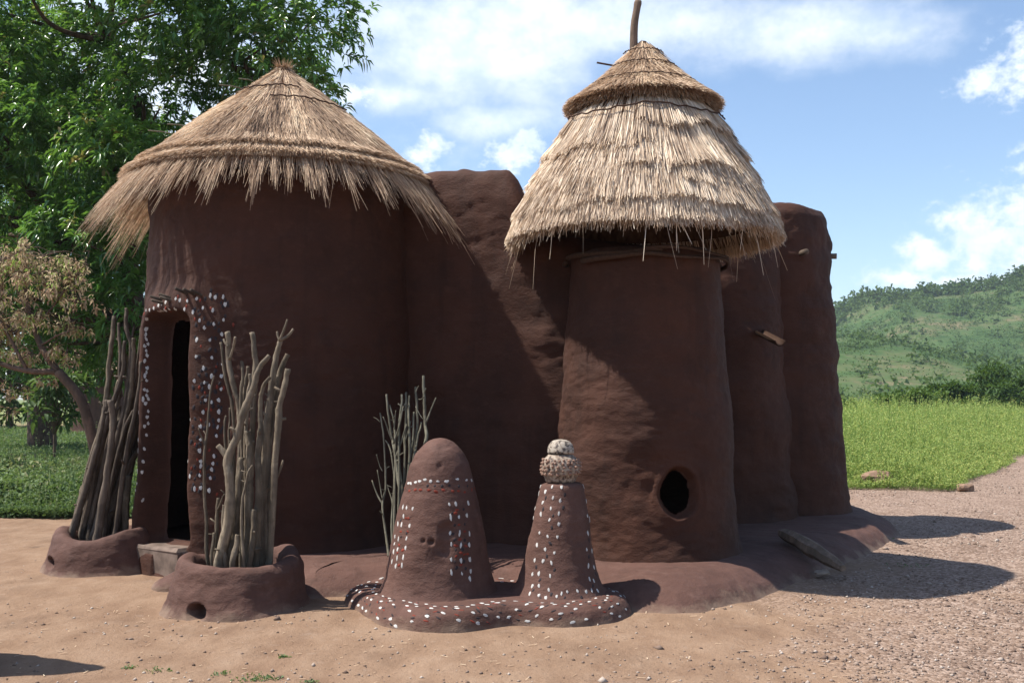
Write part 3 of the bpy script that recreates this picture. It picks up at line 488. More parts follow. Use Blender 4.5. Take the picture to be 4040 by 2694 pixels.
# granary tower with the round hole
GC = np.array([1.155, 8.75])
def hole_mod(P, N3):
    rel = P[..., :2]-GC; on = rel[..., 1] < 0; x = P[..., 0]; z = P[..., 2]
    a = np.arctan2((z-.745)/.205, (x-1.325)/.155); q = np.hypot((x-1.325)/.155, (z-.745)/.205)
    q = q*(1+.02*np.sin(3*a+.6)+.018*np.sin(5*a+1.2)+.008*np.sin(9*a)); d = (q-1)*.17
    e = np.where(on, .006*sm(d, .06, .0), 0); e = np.where(on & (d < .004), -.09*sm(d, .004, -.016), e)
    return e, ~(on & (d < -.02)), P
gp = smooth_prof([(.13, .05), (.075, .2), (.045, .36), (.03, .7), (.0, 1.4), (-.04, 2.0), (-.065, 2.45), (-.08, 2.68), (-.12, 2.74), (-.2, 2.74)], .013)
V, F = shell(circle(GC, .735, .013), gp, 21, .030, .006, mod=hole_mod, close=False)
V[:, 0] += .02*(1-V[:, 2]/1.5)*sm(V[:, 0], .5, 1.9)
granary = build('granary_tower_wall', MB().add(V, *F), MUD, house); tag(granary, 'round mud granary tower wall pierced by a low round hole')
# rear towers
for c, r, h, sd in (((2.28, 11.45), .80, 3.50, 31), ((3.02, 12.05), .84, 3.72, 32)):
    pr = resample([(.30, -.05), (.20, .12), (.13, .3), (.09, .7), (.05, 1.3), (.0, 2.0), (-.045, 2.6), (-.075, h-.42), (-.09, h-.28), (-.13, h-.12), (-.20, h-.03), (-.30, h), (-.6, h-.02)], .024)
    V, F = shell(circle(c, r, .024), pr, sd, .036, .009)
    build('rear_tower_wall', MB().add(V, *F), MUD, house)
# plinth
po = closed_spline([(-2.75, 8.25), (-2.1, 7.95), (-1.55, 7.52), (-1.0, 7.75), (-.3, 7.75), (.35, 7.5), (.85, 7.12), (1.3, 7.08), (1.72, 7.42), (2.15, 7.95), (2.75, 8.75), (3.35, 9.55), (4.0, 10.55), (4.45, 11.8), (4.2, 13.2), (2, 14), (-2, 13.6), (-3.6, 11.6), (-3.7, 10.2), (-3.3, 9.1)], .035)
pp = resample([(.06, -.06), (0, .0), (-.07, .07), (-.16, .13), (-.26, .17), (-.36, .19), (-.44, .2)], .03)
V, F = shell(po, pp, 44, .02, .006)
plinth = build('plinth', MB().add(V, *F), MUD2, house); tag(plinth, 'sloping grey-brown mud plinth around the foot of the walls')

# wooden pieces on the walls
def pole(name, pts, r, mt, parent, seg=9, n=6, tint=.5, taper=1.0):
    p = catmull(pts, n); V, F = tube(p, np.linspace(r, r*taper, n), seg); return build(name, MB().add(V, *F, tint=tint), mt, parent)
sp = MB(); c0 = np.array([2.62, 10.85, 2.27]); c1 = np.array([2.73, 10.22, 2.09]); ax = c1-c0; ax /= np.linalg.norm(ax)
u = np.cross(ax, (0, 0, 1)); u /= np.linalg.norm(u); w = np.cross(u, ax); an = np.linspace(R(185), R(355), 9)
for rr, fl in ((.062, False), (.045, True)):
    Vr = np.vstack([c+rr*(np.cos(an)[:, None]*u+np.sin(an)[:, None]*w) for c in np.linspace(c0, c1, 5)]); Fr = gridF(5, 9, False); sp.add(Vr, Fr[:, ::-1] if fl else Fr, tint=.12)
e0 = np.arange(8)+36; sp.F.append(np.c_[e0, e0+1, e0+1+45, e0+45])
tag(build('water_spout', sp, CORD, house), 'hollowed wooden water spout, coloured dark for the shadow over it')  # the dark cord material puts the shadow over the spout into its colour
pole('roof_beam_end', [(3.22, 11.5, 3.13), (3.27, 11.16, 3.13)], .034, BARK, house)
pole('roof_beam_end', [(3.4, 12.05, 3.2), (3.86, 11.95, 3.19)], .034, DARKWOOD, house)
bt = bvh_of(tower)
def on_tower(x, y, z):
    q = bt.find_nearest(Vector((x, y, z))); return q[0], q[1]
for (x, z, dx) in ((-2.60, 2.37, .0), (-2.66, 2.375, .01), (-2.735, 2.38, .0), (-2.88, 2.33, .0), (-2.97, 2.31, .02), (-3.0, 2.35, .0), (-2.90, 2.36, .01)):
    yy = 9.65-math.sqrt(max(.01, 1.32**2-(x+2.2)**2)); l, nrm = on_tower(x, yy, z); d = Vector((-.5, -.75, .28)).normalized() if x > -2.8 else Vector((-.75, -.3, .2)).normalized()
    pole('wall_peg', [tuple(l-nrm*.05), tuple(l+d*(.13 if x > -2.8 else .10))], .013, DARKWOOD, house, 7, 3, .2)
for k_, (a0, a1, zz, rr) in enumerate(((-2.9, -1.5, 2.69, .70), (-1.7, -.2, 2.70, .705), (-2.5, -1.0, 2.645, .715), (-1.2, .3, 2.65, .71), (.2, 3.3, 2.68, .70))):
    q_ = np.linspace(a0, a1, 24); V, F = tube(np.c_[GC[0]+rr*np.cos(q_), GC[1]+rr*np.sin(q_), zz+.012*np.sin(q_*4+k_)+.01*fbm(np.c_[q_*3, q_*0+k_, q_*0], 1, 2, 3)], .019+.006*np.sin(q_*2), 7); build('granary_rim_pole', MB().add(V, *F, tint=.05), CORD, house)
# ---------------------------------------------------------------- thatch
class Prof:
    def __init__(s, pts):
        p = catmull(pts, 120); s.L = np.r_[0, np.cumsum(np.linalg.norm(np.diff(p, axis=0), axis=1))]; s.p = p; s.len = s.L[-1]
        T = np.gradient(p, axis=0); T /= np.linalg.norm(T, axis=1)[:, None]; s.T = T
    def at(s, q):
        r = np.interp(q, s.L, s.p[:, 0]); z = np.interp(q, s.L, s.p[:, 1]); tr = np.interp(q, s.L, s.T[:, 0]); tz = np.interp(q, s.L, s.T[:, 1])
        ex = np.maximum(q-s.len, 0); return r+tr*ex, z+tz*ex-.25*ex*ex, tr, tz
    def P(s, c, q, th, h):
        r, z, tr, tz = s.at(q); nr, nz = -tz, tr
        rr = r+h*nr; return np.stack([c[0]+rr*np.cos(th), c[1]+rr*np.sin(th), z+h*nz], -1)
def straws(mb, g, c, pf, th, s0, L, h0, h1, w, tint, th1=None, bend=0.0, sag=0.0):
    n = len(th); th1 = th if th1 is None else th1; rows = []
    tw = g.uniform(-1.0, 1.0, n)
    for k, f in enumerate((0, .5, 1.0)):
        q = s0+L*f; t_ = th+(th1-th)*f**1.3; p = pf.P(c, q, t_, h0+(h1-h0)*f**1.5)
        p[:, 2] -= sag*f*f*L
        tang = np.stack([-np.sin(t_), np.cos(t_), 0*t_], -1); rad = np.stack([np.cos(t_), np.sin(t_), .5+0*t_], -1)
        sd = tang*np.cos(tw)[:, None]+rad*np.sin(tw)[:, None]; ww = (w*(1, .95, .45)[k])[:, None] if np.ndim(w) else w*(1, .95, .45)[k]
        rows += [p-sd*ww*.5, p+sd*ww*.5]
    V = np.stack(rows, 1).reshape(-1, 3); b = np.arange(n)*6
    F = np.vstack([np.c_[b, b+1, b+3, b+2], np.c_[b+2, b+3, b+5, b+4]])
    mb.add(V, F, tint=np.repeat(np.clip(tint, 0, 1), 6))
def roof_core(name, c, pts, thick, parent, cut=0.0):
    pf = Prof(pts); pr = resample(pf.p[pf.L < pf.len-cut], .05); a = np.linspace(0, 2*np.pi, 90, endpoint=False)
    ring = lambda r, z: np.stack([c[0]+r*np.cos(a), c[1]+r*np.sin(a), np.full(90, z)], -1)
    inner = pr[::-1].copy(); inner[:, 1] -= thick; inner[:, 0] = np.maximum(inner[:, 0]-.03, .01)
    P = np.stack([ring(r, z) for r, z in np.vstack([pr, inner])]); P[..., 2] += .012*fbm(P, 3, 3, 6)
    return build(name, MB().add(P, gridF(len(P), 90)[:, ::-1], tint=.1), UNDER, parent), pf
def cord(name, c, pf, s, h, a0, a1, n, r, parent, scal=0, amp=0, ph=0):
    th = np.linspace(a0, a1, n); q = np.full(n, s)+amp*np.abs(np.sin(th*scal+ph))+.008*np.sin(th*23); p = pf.P(c, q, th, h+.004*np.sin(th*40))
    V, F = tube(p, r, 5); return build(name, MB().add(V, *F), CORD, parent)
# --- left roof: fine combed grass, two bound rows, a long shaggy fringe
g = np.random.default_rng(5)
LC = np.array([-2.19, 9.65]); lpts = [(.02, 4.68), (.20, 4.52), (.50, 4.285), (.90, 3.965), (1.20, 3.70), (1.38, 3.53), (1.50, 3.41), (1.62, 3.28)]
roofL, pL = roof_core('thatched_roof', LC, lpts, .06, house, .34); tag(roofL, 'wide low cone of fine grass thatch with shaggy fringe')
s_of = lambda pf, z: np.interp(-z, -pf.p[:, 1], pf.L)
mb = MB(); n = 26000; s0 = s_of(pL, 3.53)*np.sqrt(g.uniform(0, 1, n))-.06; s0 = np.maximum(s0, 0); th = g.uniform(0, 2*np.pi, n)
tn_ = .5+.9*fbm(np.c_[np.cos(th)*6, np.sin(th)*6, s0*3.0], 1, 3, 77)+g.normal(0, .16, n)
straws(mb, g, LC, pL, th, s0, np.maximum(.05, np.minimum(g.uniform(.22, .5, n)*np.minimum(1, .35+s0), s_of(pL, 3.47)-s0)), g.uniform(0, .012, n), g.uniform(.012, .04, n), g.uniform(.0035, .0075, n), tn_, th+g.normal(0, .03, n))
tag(build('combed_thatch', mb, STRAW_A, roofL, smooth=False), kind='stuff')
mb = MB()
for zb, hh in ((3.60, .050), (3.49, .055)):
    n = 8000; th = g.uniform(0, 2*np.pi, n); sb = s_of(pL, zb)+.03*fbm(np.c_[np.cos(th)*4, np.sin(th)*4, th*0], 1, 3, int(zb*50))
    straws(mb, g, LC, pL, th, sb-.20, .20+g.normal(0, .014, n), g.uniform(.0, .02, n), hh+g.uniform(-.02, .025, n), g.uniform(.004, .008, n), .55+g.normal(0, .2, n), th+g.normal(0, .02, n))
tag(build('bound_thatch_rows', mb, STRAW_A, roofL, smooth=False), kind='stuff')
mb = MB(); n = 6000; nc = 125; th = g.uniform(0, 2*np.pi, n)
cc = np.sort(g.uniform(0, 2*np.pi, nc)); ci = np.argmin(np.abs((th[:, None]-cc[None]+np.pi) % (2*np.pi)-np.pi), 1); dth = (cc[ci]-th+np.pi) % (2*np.pi)-np.pi
CL = np.clip(g.normal(.42, .08, nc), .22, .62)
left = np.abs(np.cos(th))*np.where(np.cos(th) < 0, 1, 1.0)   # the two sides hang longer than the front
L = CL[ci]*(1-.72*np.minimum(1, np.abs(dth)/.032)**1.2)*g.uniform(.55, 1.12, n)*(1+.36*left**2)
sb = s_of(pL, 3.53)-.12
straws(mb, g, LC, pL, th, np.full(n, sb), L+.12, g.uniform(-.05, .02, n), g.uniform(-.05, .05, n), g.uniform(.003, .0048, n), .48+g.normal(0, .2, n)+.12*g.normal(0, 1, nc)[ci], th+dth*.74+g.normal(0, .014, n), sag=.16)
n = 2600; th = g.uniform(0, 2*np.pi, n)
straws(mb, g, LC, pL, th, np.full(n, sb), .12+g.uniform(.10, .30, n)*(1+.3*np.abs(np.cos(th))), g.uniform(-.05, .02, n), g.uniform(-.05, .05, n), g.uniform(.003, .0045, n), .5+g.normal(0, .2, n), th+g.normal(0, .02, n), sag=.16)
n = 24; th = g.uniform(0, 2*np.pi, n)
straws(mb, g, LC, pL, th, np.full(n, sb), g.uniform(.4, .78, n), g.uniform(-.05, .03, n), g.uniform(-.08, .08, n), .005, .5+g.normal(0, .25, n), th+g.normal(0, .08, n), sag=.3)
tag(build('eave_fringe', mb, STRAW_A, roofL, smooth=False), 'long ragged grass fringe hanging at the eave', kind='stuff')
mb = MB(); n = 240; th = g.uniform(0, 2*np.pi, n); b = np.c_[LC[0]+.05*np.cos(th), LC[1]+.05*np.sin(th), 4.66+0*th]; dv = np.c_[np.cos(th)*g.uniform(.02, .10, n), np.sin(th)*g.uniform(.02, .10, n), g.uniform(-.04, .10, n)]
sd = np.c_[-np.sin(th), np.cos(th), 0*th]*.004; V = np.stack([b-sd, b+sd, b+dv], 1).reshape(-1, 3); k = np.arange(n)*3; mb.add(V, np.c_[k, k+1, k+2], tint=.25)
tag(build('peak_tuft', mb, STRAW_A, roofL, smooth=False), kind='stuff')
cord('binding_cord', LC, pL, s_of(pL, 4.36), .035, R(195), R(300), 50, .007, roofL, 3.2, .03)
cord('binding_cord', LC, pL, s_of(pL, 4.20), .04, R(272), R(345), 40, .007, roofL, 3.0, .03)
for a_, s_, l_ in ((196, 4.02, .24), (201, 3.92, .30), (206, 4.4, .28), (214, 4.47, .2)):   # loose sticks poking out of the slope
    q = pL.P(LC, s_of(pL, s_), R(a_), .02); d = np.array([math.cos(R(a_))*.95, math.sin(R(a_))*.3, .12]); pole('loose_stick', [tuple(q), tuple(q+d*l_*.5+(0, 0, .01)), tuple(q+d*l_)], .006, TWIG, roofL, 5, 5, .8)

# --- right roof: coarse straw in cut tiers, a cap and a peak stick
g = np.random.default_rng(9)
RC = np.array([1.14, 8.75]); cap = [(.03, 4.60), (.12, 4.50), (.27, 4.33), (.46, 4.16), (.62, 4.04), (.67, 4.0)]; low = [(.45, 4.08), (.60, 3.93), (.69, 3.80), (.80, 3.60), (.95, 3.34), (1.06, 3.12), (1.14, 2.92), (1.17, 2.84)]
roofR, pR = roof_core('thatched_roof', RC, low, .05, house, .12); tag(roofR, 'steep two-tier cone of coarse straw thatch with peak stick')
pC = Prof(cap)
mb = MB(); n = 26000; q = g.uniform(0, 1, n); s0 = .12+(pR.len-.22)*np.sqrt(.08+.92*q); th = g.uniform(0, 2*np.pi, n); L = np.minimum(g.uniform(.16, .40, n), pR.len-.01-s0+g.normal(0, .015, n)); L = np.maximum(L, .05)
pa = np.c_[np.cos(th)*4.5, np.sin(th)*4.5, s0*6.5]
straws(mb, g, RC, pR, th, s0, L, g.uniform(0, .012, n), g.uniform(.010, .042, n), g.uniform(.005, .0105, n), .64+.5*fbm(pa, .9, 3, 141)+g.normal(0, .2, n), th+g.normal(0, .022, n))
tiers = np.r_[np.linspace(.50, pR.len-.30, 4), pR.len-.17, pR.len-.01]
for k, se in enumerate(tiers):
    n = int(4200*np.interp(se, pR.L, pR.p[:, 0])); th = g.uniform(0, 2*np.pi, n)
    pa = np.c_[np.cos(th)*4.0, np.sin(th)*4.0, th*0+k*3.7]
    end = se+.11*fbm(pa, 1, 3, 100+k)+.025*fbm(pa*4, 1, 2, 5)+g.normal(0, .016, n)
    amt = sm(fbm(pa, .8, 3, 50+k), -.12, .25) if k < 4 else np.ones(n)
    ok = g.uniform(0, 1, n) < .25+.75*amt; th, end, pa, amt = th[ok], end[ok], pa[ok], amt[ok]; n = len(th)
    L = np.minimum(g.uniform(.22, .42, n), end); lift = .014+amt*(.028+.03*fbm(pa, 2.0, 2, 70+k))+g.uniform(-.012, .018, n)
    if k == len(tiers)-1: lift = lift*.4
    straws(mb, g, RC, pR, th, end-L, L, g.uniform(.0, .012, n), np.maximum(.008, lift), g.uniform(.005, .0105, n), .62+.55*fbm(pa, .8, 3, 140+k)+g.normal(0, .20, n), th+g.normal(0, .02, n))
n = 2600; th = g.uniform(0, 2*np.pi, n)
straws(mb, g, RC, pR, th, np.full(n, pR.len-.2), .18+np.abs(g.normal(0, .04, n)), g.uniform(-.08, 0, n), g.uniform(-.09, .02, n), g.uniform(.005, .009, n), .5+g.normal(0, .2, n), th+g.normal(0, .03, n))
n = 40; th = g.uniform(0, 2*np.pi, n)
straws(mb, g, RC, pR, th, np.full(n, pR.len-.1), g.uniform(.2, .42, n), g.uniform(-.09, 0, n), g.uniform(-.12, .0, n), g.uniform(.005, .008, n), .55+g.normal(0, .2, n), th+g.normal(0, .05, n), sag=.3)
tag(build('tiered_thatch', mb, STRAW_B, roofR, smooth=False), 'coarse pale straw laid in ragged cut tiers', kind='stuff')
capo, _ = roof_core('thatch_cap', RC, cap, .03, roofR, .06)
mb = MB(); n = 11000; s0 = pC.len*np.sqrt(g.uniform(0, 1, n))*.82; th = g.uniform(0, 2*np.pi, n); L = np.minimum(g.uniform(.12, .3, n), pC.len+.012-s0+g.normal(0, .008, n))
straws(mb, g, RC, pC, th, s0, np.maximum(L, .04), g.uniform(.0, .015, n), g.uniform(.014, .045, n), g.uniform(.004, .0075, n), .58+.5*fbm(np.c_[np.cos(th)*5, np.sin(th)*5, s0*5], 1, 3, 8)+g.normal(0, .17, n), th+g.normal(0, .05, n))
n = 5200; th = g.uniform(0, 2*np.pi, n)
straws(mb, g, RC, pC, th, np.full(n, pC.len-.18), .18+g.normal(0, .012, n), g.uniform(-.06, .03, n), g.uniform(-.075, .05, n), g.uniform(.006, .011, n), .34+g.normal(0, .17, n), th+g.normal(0, .02, n))
tag(build('cap_straw', mb, STRAW_A, roofR, smooth=False), kind='stuff')
cord('binding_cord', RC, pR, .30, .045, R(196), R(344), 70, .007, roofR, 2.6, .045, .4)
for zc_, a0, a1 in ((4.47, 190, 350), (4.33, 205, 350), (4.16, 185, 355)): cord('binding_cord', RC, pC, s_of(pC, zc_), .035, R(a0), R(a1), 50, .005, roofR)
ps = catmull([(1.06, 8.75, 4.45), (1.06, 8.75, 4.62), (1.065, 8.74, 4.76), (1.085, 8.74, 4.88), (1.098, 8.74, 4.955)], 12); V, F = tube(ps, np.linspace(.037, .030, 12)*np.r_[np.ones(9), 1.05, 1.15, 1.0], 10)
tag(build('peak_stick', MB().add(V, *F, tint=.65), BARK, roofR), 'short curved bare stick rising from the peak')
for p_, q_ in (((.97, 8.75, 4.38), (.735, 8.7, 4.405)),): pole('loose_stick', [p_, q_], .008, CORD, roofR, 6, 3)
# ---------------------------------------------------------------- painted dabs
def dab_mesh(name, mt, seg=9, ir=.16, sd=1):
    a = np.linspace(0, 2*np.pi, seg, endpoint=False); q = 1+np.random.default_rng(sd).normal(0, ir, seg); V = np.vstack([np.c_[np.cos(a)*q, np.sin(a)*q, np.full(seg, -1.2)], np.c_[np.cos(a)*.86*q, np.sin(a)*.86*q, np.full(seg, .7)], [(0, 0, 1)]])
    F = [tuple(int(q) for q in f) for f in gridF(2, seg)]+[(seg+i, seg+(i+1) % seg, 2*seg) for i in range(seg)]
    me = bpy.data.meshes.new(name); me.from_pydata(V.tolist(), [], F); me.materials.append(mt)
    for p in me.polygons: p.use_smooth = True
    return me
DABS = [dab_mesh('white_dot', WHITE, sd=k) for k in range(7)]; DAB = {'w': DABS[0]}
def frame_at(nrm, up, twist):
    n = Vector(nrm).normalized(); u = Vector(up)-n*n.dot(Vector(up)); u = u.normalized() if u.length > 1e-4 else n.orthogonal().normalized()
    x = u.cross(n); m = Matrix((x, u, n)).transposed(); return m @ Matrix.Rotation(twist, 3, 'Z')
def white_dot(bv, p, w, h, parent, up=(0, 0, 1), name='white_dot'):
    q = bv.find_nearest(Vector(p)); m = frame_at(q[1], up, rng.normal(0, .15)); s = rng.uniform(.85, 1.15)
    o = link(name, DABS[int(rng.integers(0, 7))], parent); o.matrix_local = Matrix.Translation(q[0]+q[1]*.001-origin_of(parent)) @ m.to_4x4() @ Matrix.Diagonal((w*s, h*s*rng.uniform(.85, 1.15), .0020, 1)); return o
def dab_stuff(name, bv, pts, w, h, mt, parent, up=(0, 0, 1)):
    mb = MB(); me = DAB['w']; V0 = np.array([v.co for v in me.vertices]); Fq = gridF(2, 9); Ft = np.array([(9+i, 9+(i+1) % 9, 18) for i in range(9)])
    for p in pts:
        q = bv.find_nearest(Vector(p)); m = frame_at(q[1], up if not callable(up) else up(q[0]), rng.normal(0, .3)); s = rng.uniform(.8, 1.2)
        V = (V0*np.array((w*s, h*s, .0014))) @ np.array(m).T+np.array(q[0]); mb.add(V, Fq, Ft)
    return tag(build(name, mb, mt, parent), kind='stuff')
for p in DOOR_DOTS: white_dot(bt, p, .0125, .020, house)
pts = []
for p in DOOR_DOTS[:52]:
    for k in range(2): pts.append((p[0]+rng.normal(0, .03), p[1], p[2]+rng.normal(0, .05)))
dab_stuff('black_dabs', bt, pts, .014, .02, BLACKP, house)
pts = [(p[0]+rng.normal(0, .03), p[1], p[2]+rng.normal(0, .05)) for p in DOOR_DOTS[:70]]
dab_stuff('red_dabs', bt, pts[::2], .010, .015, REDP, house)

# ---------------------------------------------------------------- the twin mud shrine
shrine = empty('mud_shrine', (-.1, 7.2, 0), 'low dotted mud platform carrying a domed cone and a slimmer dotted column', 'shrine')
so = closed_spline([(-1.24, 7.45), (-1.1, 7.05), (-.9, 6.68), (-.62, 6.47), (-.32, 6.47), (.03, 6.66), (.36, 6.58), (.66, 6.72), (.84, 7.08), (.78, 7.45), (.45, 7.62), (.05, 7.7), (-.5, 7.95), (-1.0, 7.9)], .02)
sp_ = resample([(.02, -.06), (.0, .0), (-.02, .05), (-.05, .09), (-.10, .118), (-.17, .128), (-.3, .12), (-.6, .115), (-.97, .115)], .014)
V, F = shell(so, sp_, 51, .012, .005, shrink=True)
base = build('shrine_base', MB().add(V, *F), MUD2, shrine)
def lathe(c, prof, ds, seed, amp, fine, lean=(0, 0), mod=None):
    pr = smooth_prof(prof, ds); r0 = max(r for r, z in prof); pr = pr.copy(); pr[:, 0] = np.maximum(pr[:, 0], .004)-r0
    V, F = shell(circle(c, r0, ds), pr, seed, amp, fine, mod=mod)
    V[:, 0] += lean[0]*np.maximum(V[:, 2], 0); V[:, 1] += lean[1]*np.maximum(V[:, 2], 0); return V, F
def pit_mod(pits):
    def f(P, N3):
        e = np.zeros(P.shape[:2])
        for (x, z, r, d) in pits:
            q = np.hypot(P[..., 0]-x, (P[..., 2]-z))/r; e = e+np.where(P[..., 1] < 7.28, -d*sm(q, 1, .35), 0)
        return e, None, P
    return f
V, F = lathe((-.535, 7.28), [(.47, .08), (.42, .14), (.385, .25), (.355, .42), (.315, .62), (.275, .80), (.245, .92), (.215, 1.02), (.165, 1.12), (.10, 1.19), (.045, 1.215), (.004, 1.22)], .012, 61, .016, .005, (.012, 0),
             mod=pit_mod([(-.62, .515, .018, .02), (-.565, .51, .028, .03), (-.46, .58, .07, .018), (-.47, .47, .08, .016), (-.5, .40, .1, .012), (-.52, 1.02, .03, .008)]))
cone = build('domed_cone', MB().add(V, *F), MUD2, shrine); tag(cone, 'larger round-topped mud cone with rows of white dots')
V, F = lathe((.335, 7.25), [(.40, .08), (.335, .13), (.285, .22), (.245, .36), (.215, .52), (.19, .68), (.17, .80), (.158, .86), (.135, .89), (.06, .895), (.004, .895)], .012, 63, .012, .004, (.02, 0))
column = build('dotted_column', MB().add(V, *F), MUD2, shrine); tag(column, 'slimmer flat-topped mud column with white dots')
bc, bl, bb = bvh_of(cone), bvh_of(column), bvh_of(base)
for i, p in enumerate(CONE_DOTS):
    if i < 11: white_dot(bc, p, .014, .0105, shrine)
    else: white_dot(bc, p, .0088, .019, shrine)
for a in np.linspace(R(20), R(160), 11): white_dot(bc, (-.53+.25*math.cos(a), 7.28+.25*math.sin(a), .92), .016, .0125, shrine)
dab_stuff('red_dabs', bc, CONE_RED+[(-.53+.26*math.cos(a), 7.28+.26*math.sin(a), .855) for a in np.linspace(R(-10), R(190), 16)], .016, .009, REDP, shrine)
dab_stuff('black_dabs', bc, CONE_BLACK, .011, .012, BLACKP, shrine)
for p in COLUMN_DOTS: white_dot(bl, p, .0088, .0165, shrine)
dab_stuff('black_dabs', bl, [(p[0]+.02, p[1], p[2]-.05) for p in COLUMN_DOTS[::2]], .010, .016, BLACKP, shrine)
def on_base(n, mind):
    out = []; tries = 0; lim = so.min(0), so.max(0)
    while len(out) < n and tries < 9000:
        tries += 1; t = rng.integers(len(so)); k = rng.uniform(.0, .34); p = so[t]+(so.mean(0)-so[t])*k
        if np.hypot(p[0]+.53, p[1]-7.28) < .46 or np.hypot(p[0]-.34, p[1]-7.25) < .36: continue
        q = bb.ray_cast(Vector((p[0], p[1], .6)), Vector((0, 0, -1)))
        if q[0] is None or q[0].z < .012: continue
        if all((q[0]-o).length > mind for o in out): out.append(q[0])
    return out
tang = lambda p: Vector((-(p[1]-7.2), (p[0]+.1), 0.0001))
for p in on_base(150, .068): white_dot(bb, p, .0095, .018, shrine, up=tang(p))
dab_stuff('black_dabs', bb, on_base(170, .05), .007, .017, BLACKP, shrine, up=tang)
dab_stuff('red_dabs', bb, on_base(80, .06), .006, .018, REDP, shrine, up=tang)

# clay pot on the column
def pot_fn(t, p, out):
    k = ramp(t, tn(t, 38, 3), [(.36, (.06, .045, .04)), (.46, (.20, .14, .10)), (.62, (.34, .28, .22))]); t.links.new(k, p.inputs['Base Color']); bump(t, p, tn(t, 90, 3), .5, .004)
CLAY = mat('speckled_pot_clay', pot_fn, .7, .3)
POTC = (.352, 7.25)
pot = empty('clay_pot', (POTC[0], POTC[1], .90), 'small speckled clay pot with studded belly and domed lid on the slim mud column', 'pot')
V, F = lathe(POTC, [(.03, .893), (.10, .897), (.118, .93), (.138, .975), (.138, 1.02), (.12, 1.065), (.096, 1.09), (.085, 1.10), (.004, 1.10)], .010, 71, .002, .001); body = build('pot_body', MB().add(V, *F), CLAY, pot)
V, F = lathe(POTC, [(.092, 1.106), (.097, 1.113), (.096, 1.133), (.088, 1.163), (.070, 1.188), (.042, 1.203), (.004, 1.208)], .010, 72, .003, .001); build('pot_lid', MB().add(V, *F), mat('pale_pot_lid_clay', lambda t, p, o: t.links.new(ramp(t, tn(t, 48, 2), [(.40, (.06, .05, .045)), (.47, (.22, .17, .13)), (.56, (.36, .31, .25))]), p.inputs['Base Color']), .7, .3), pot)
STUD = plain('pink_clay_stud', (.27, .165, .12), .8, .2, .5, 60); bp = bvh_of(body)
sb_ = bpy.data.meshes.new('stud'); V, F = ellipsoid((0, 0, 0), (1, 1, 1.2), 6, 4); sb_.from_pydata(V.tolist(), [], [tuple(int(i) for i in f) for q in F for f in q]); sb_.materials.append(STUD)
for r_ in range(5):
    for k in range(22):
        a = (k+.5*(r_ % 2))/22*2*np.pi+rng.normal(0, .05); z = .955+r_*.03+rng.normal(0, .004); q = bp.find_nearest(Vector((POTC[0]+.16*math.cos(a), POTC[1]+.16*math.sin(a), z)))
        o = link('stud', sb_, pot); o.location = q[0]-pot.location; s = rng.uniform(.009, .015); o.scale = (s, s, s); o.rotation_euler = q[1].to_track_quat('Z', 'Y').to_euler()

# ---------------------------------------------------------------- mud rings that hold the branches
def ring(name, c, R0, h, seed, hole, label, dip):
    pr = smooth_prof([(.03, -.06), (0, .0), (-.035, .08), (-.06, .18), (-.085, h-.06), (-.11, h-.015), (-.15, h), (-.20, h-.02), (-.235, h-.07), (-.25, h-.15), (-.27, .10), (-.36, .085), (-R0+.02, .09)], .012)
    o = circle(c, R0, .012); a = np.arctan2(o[:, 1]-c[1], o[:, 0]-c[0]); zt = h*(1+.10*np.sin(2*a+dip)+.05*np.sin(3*a+seed))
    hx, hz, hr, hd = hole
    def m(P, N3):
        q = np.hypot((P[..., 0]-hx)/1.25, (P[..., 2]-hz)/1.0)/hr; e = np.where((P[..., 1] < c[1]) & (np.hypot(P[..., 0]-c[0], P[..., 1]-c[1]) > R0-.12), -hd*sm(q, 1, .55), 0)
        return e, None, P
    V, F = shell(o, pr, seed, .026, .006, ztop=zt, zref=h, mod=m); V[:, 0] = c[0]+(V[:, 0]-c[0])*(1.02)
    ob = build(name, MB().add(V, *F), MUD2, None, (c[0], c[1], 0)); return tag(ob, label, 'mud ring', 'mud rings flanking the door')
ring('mud_ring', (-1.975, 7.28), .52, .36, 81, (-2.14, .05, .062, .14), 'knee-high mud ring in front of the doorway, the one nearer the dotted shrine', .6)
ring('mud_ring', (-3.60, 8.92), .52, .34, 85, (-3.94, .10, .05, .12), 'mud ring to the left of the doorway, farther from the shrine', 2.0)
V, F = ellipsoid((-2.58, 7.95, -.01), (.26, .17, .15), 28, 16, .18, 7); tag(build('mud_hump', MB().add(V, *F), MUD2, None, (-2.58, 7.95, 0)), 'small rounded mud hump on the sand between doorstep and front mud ring', 'mud hump')

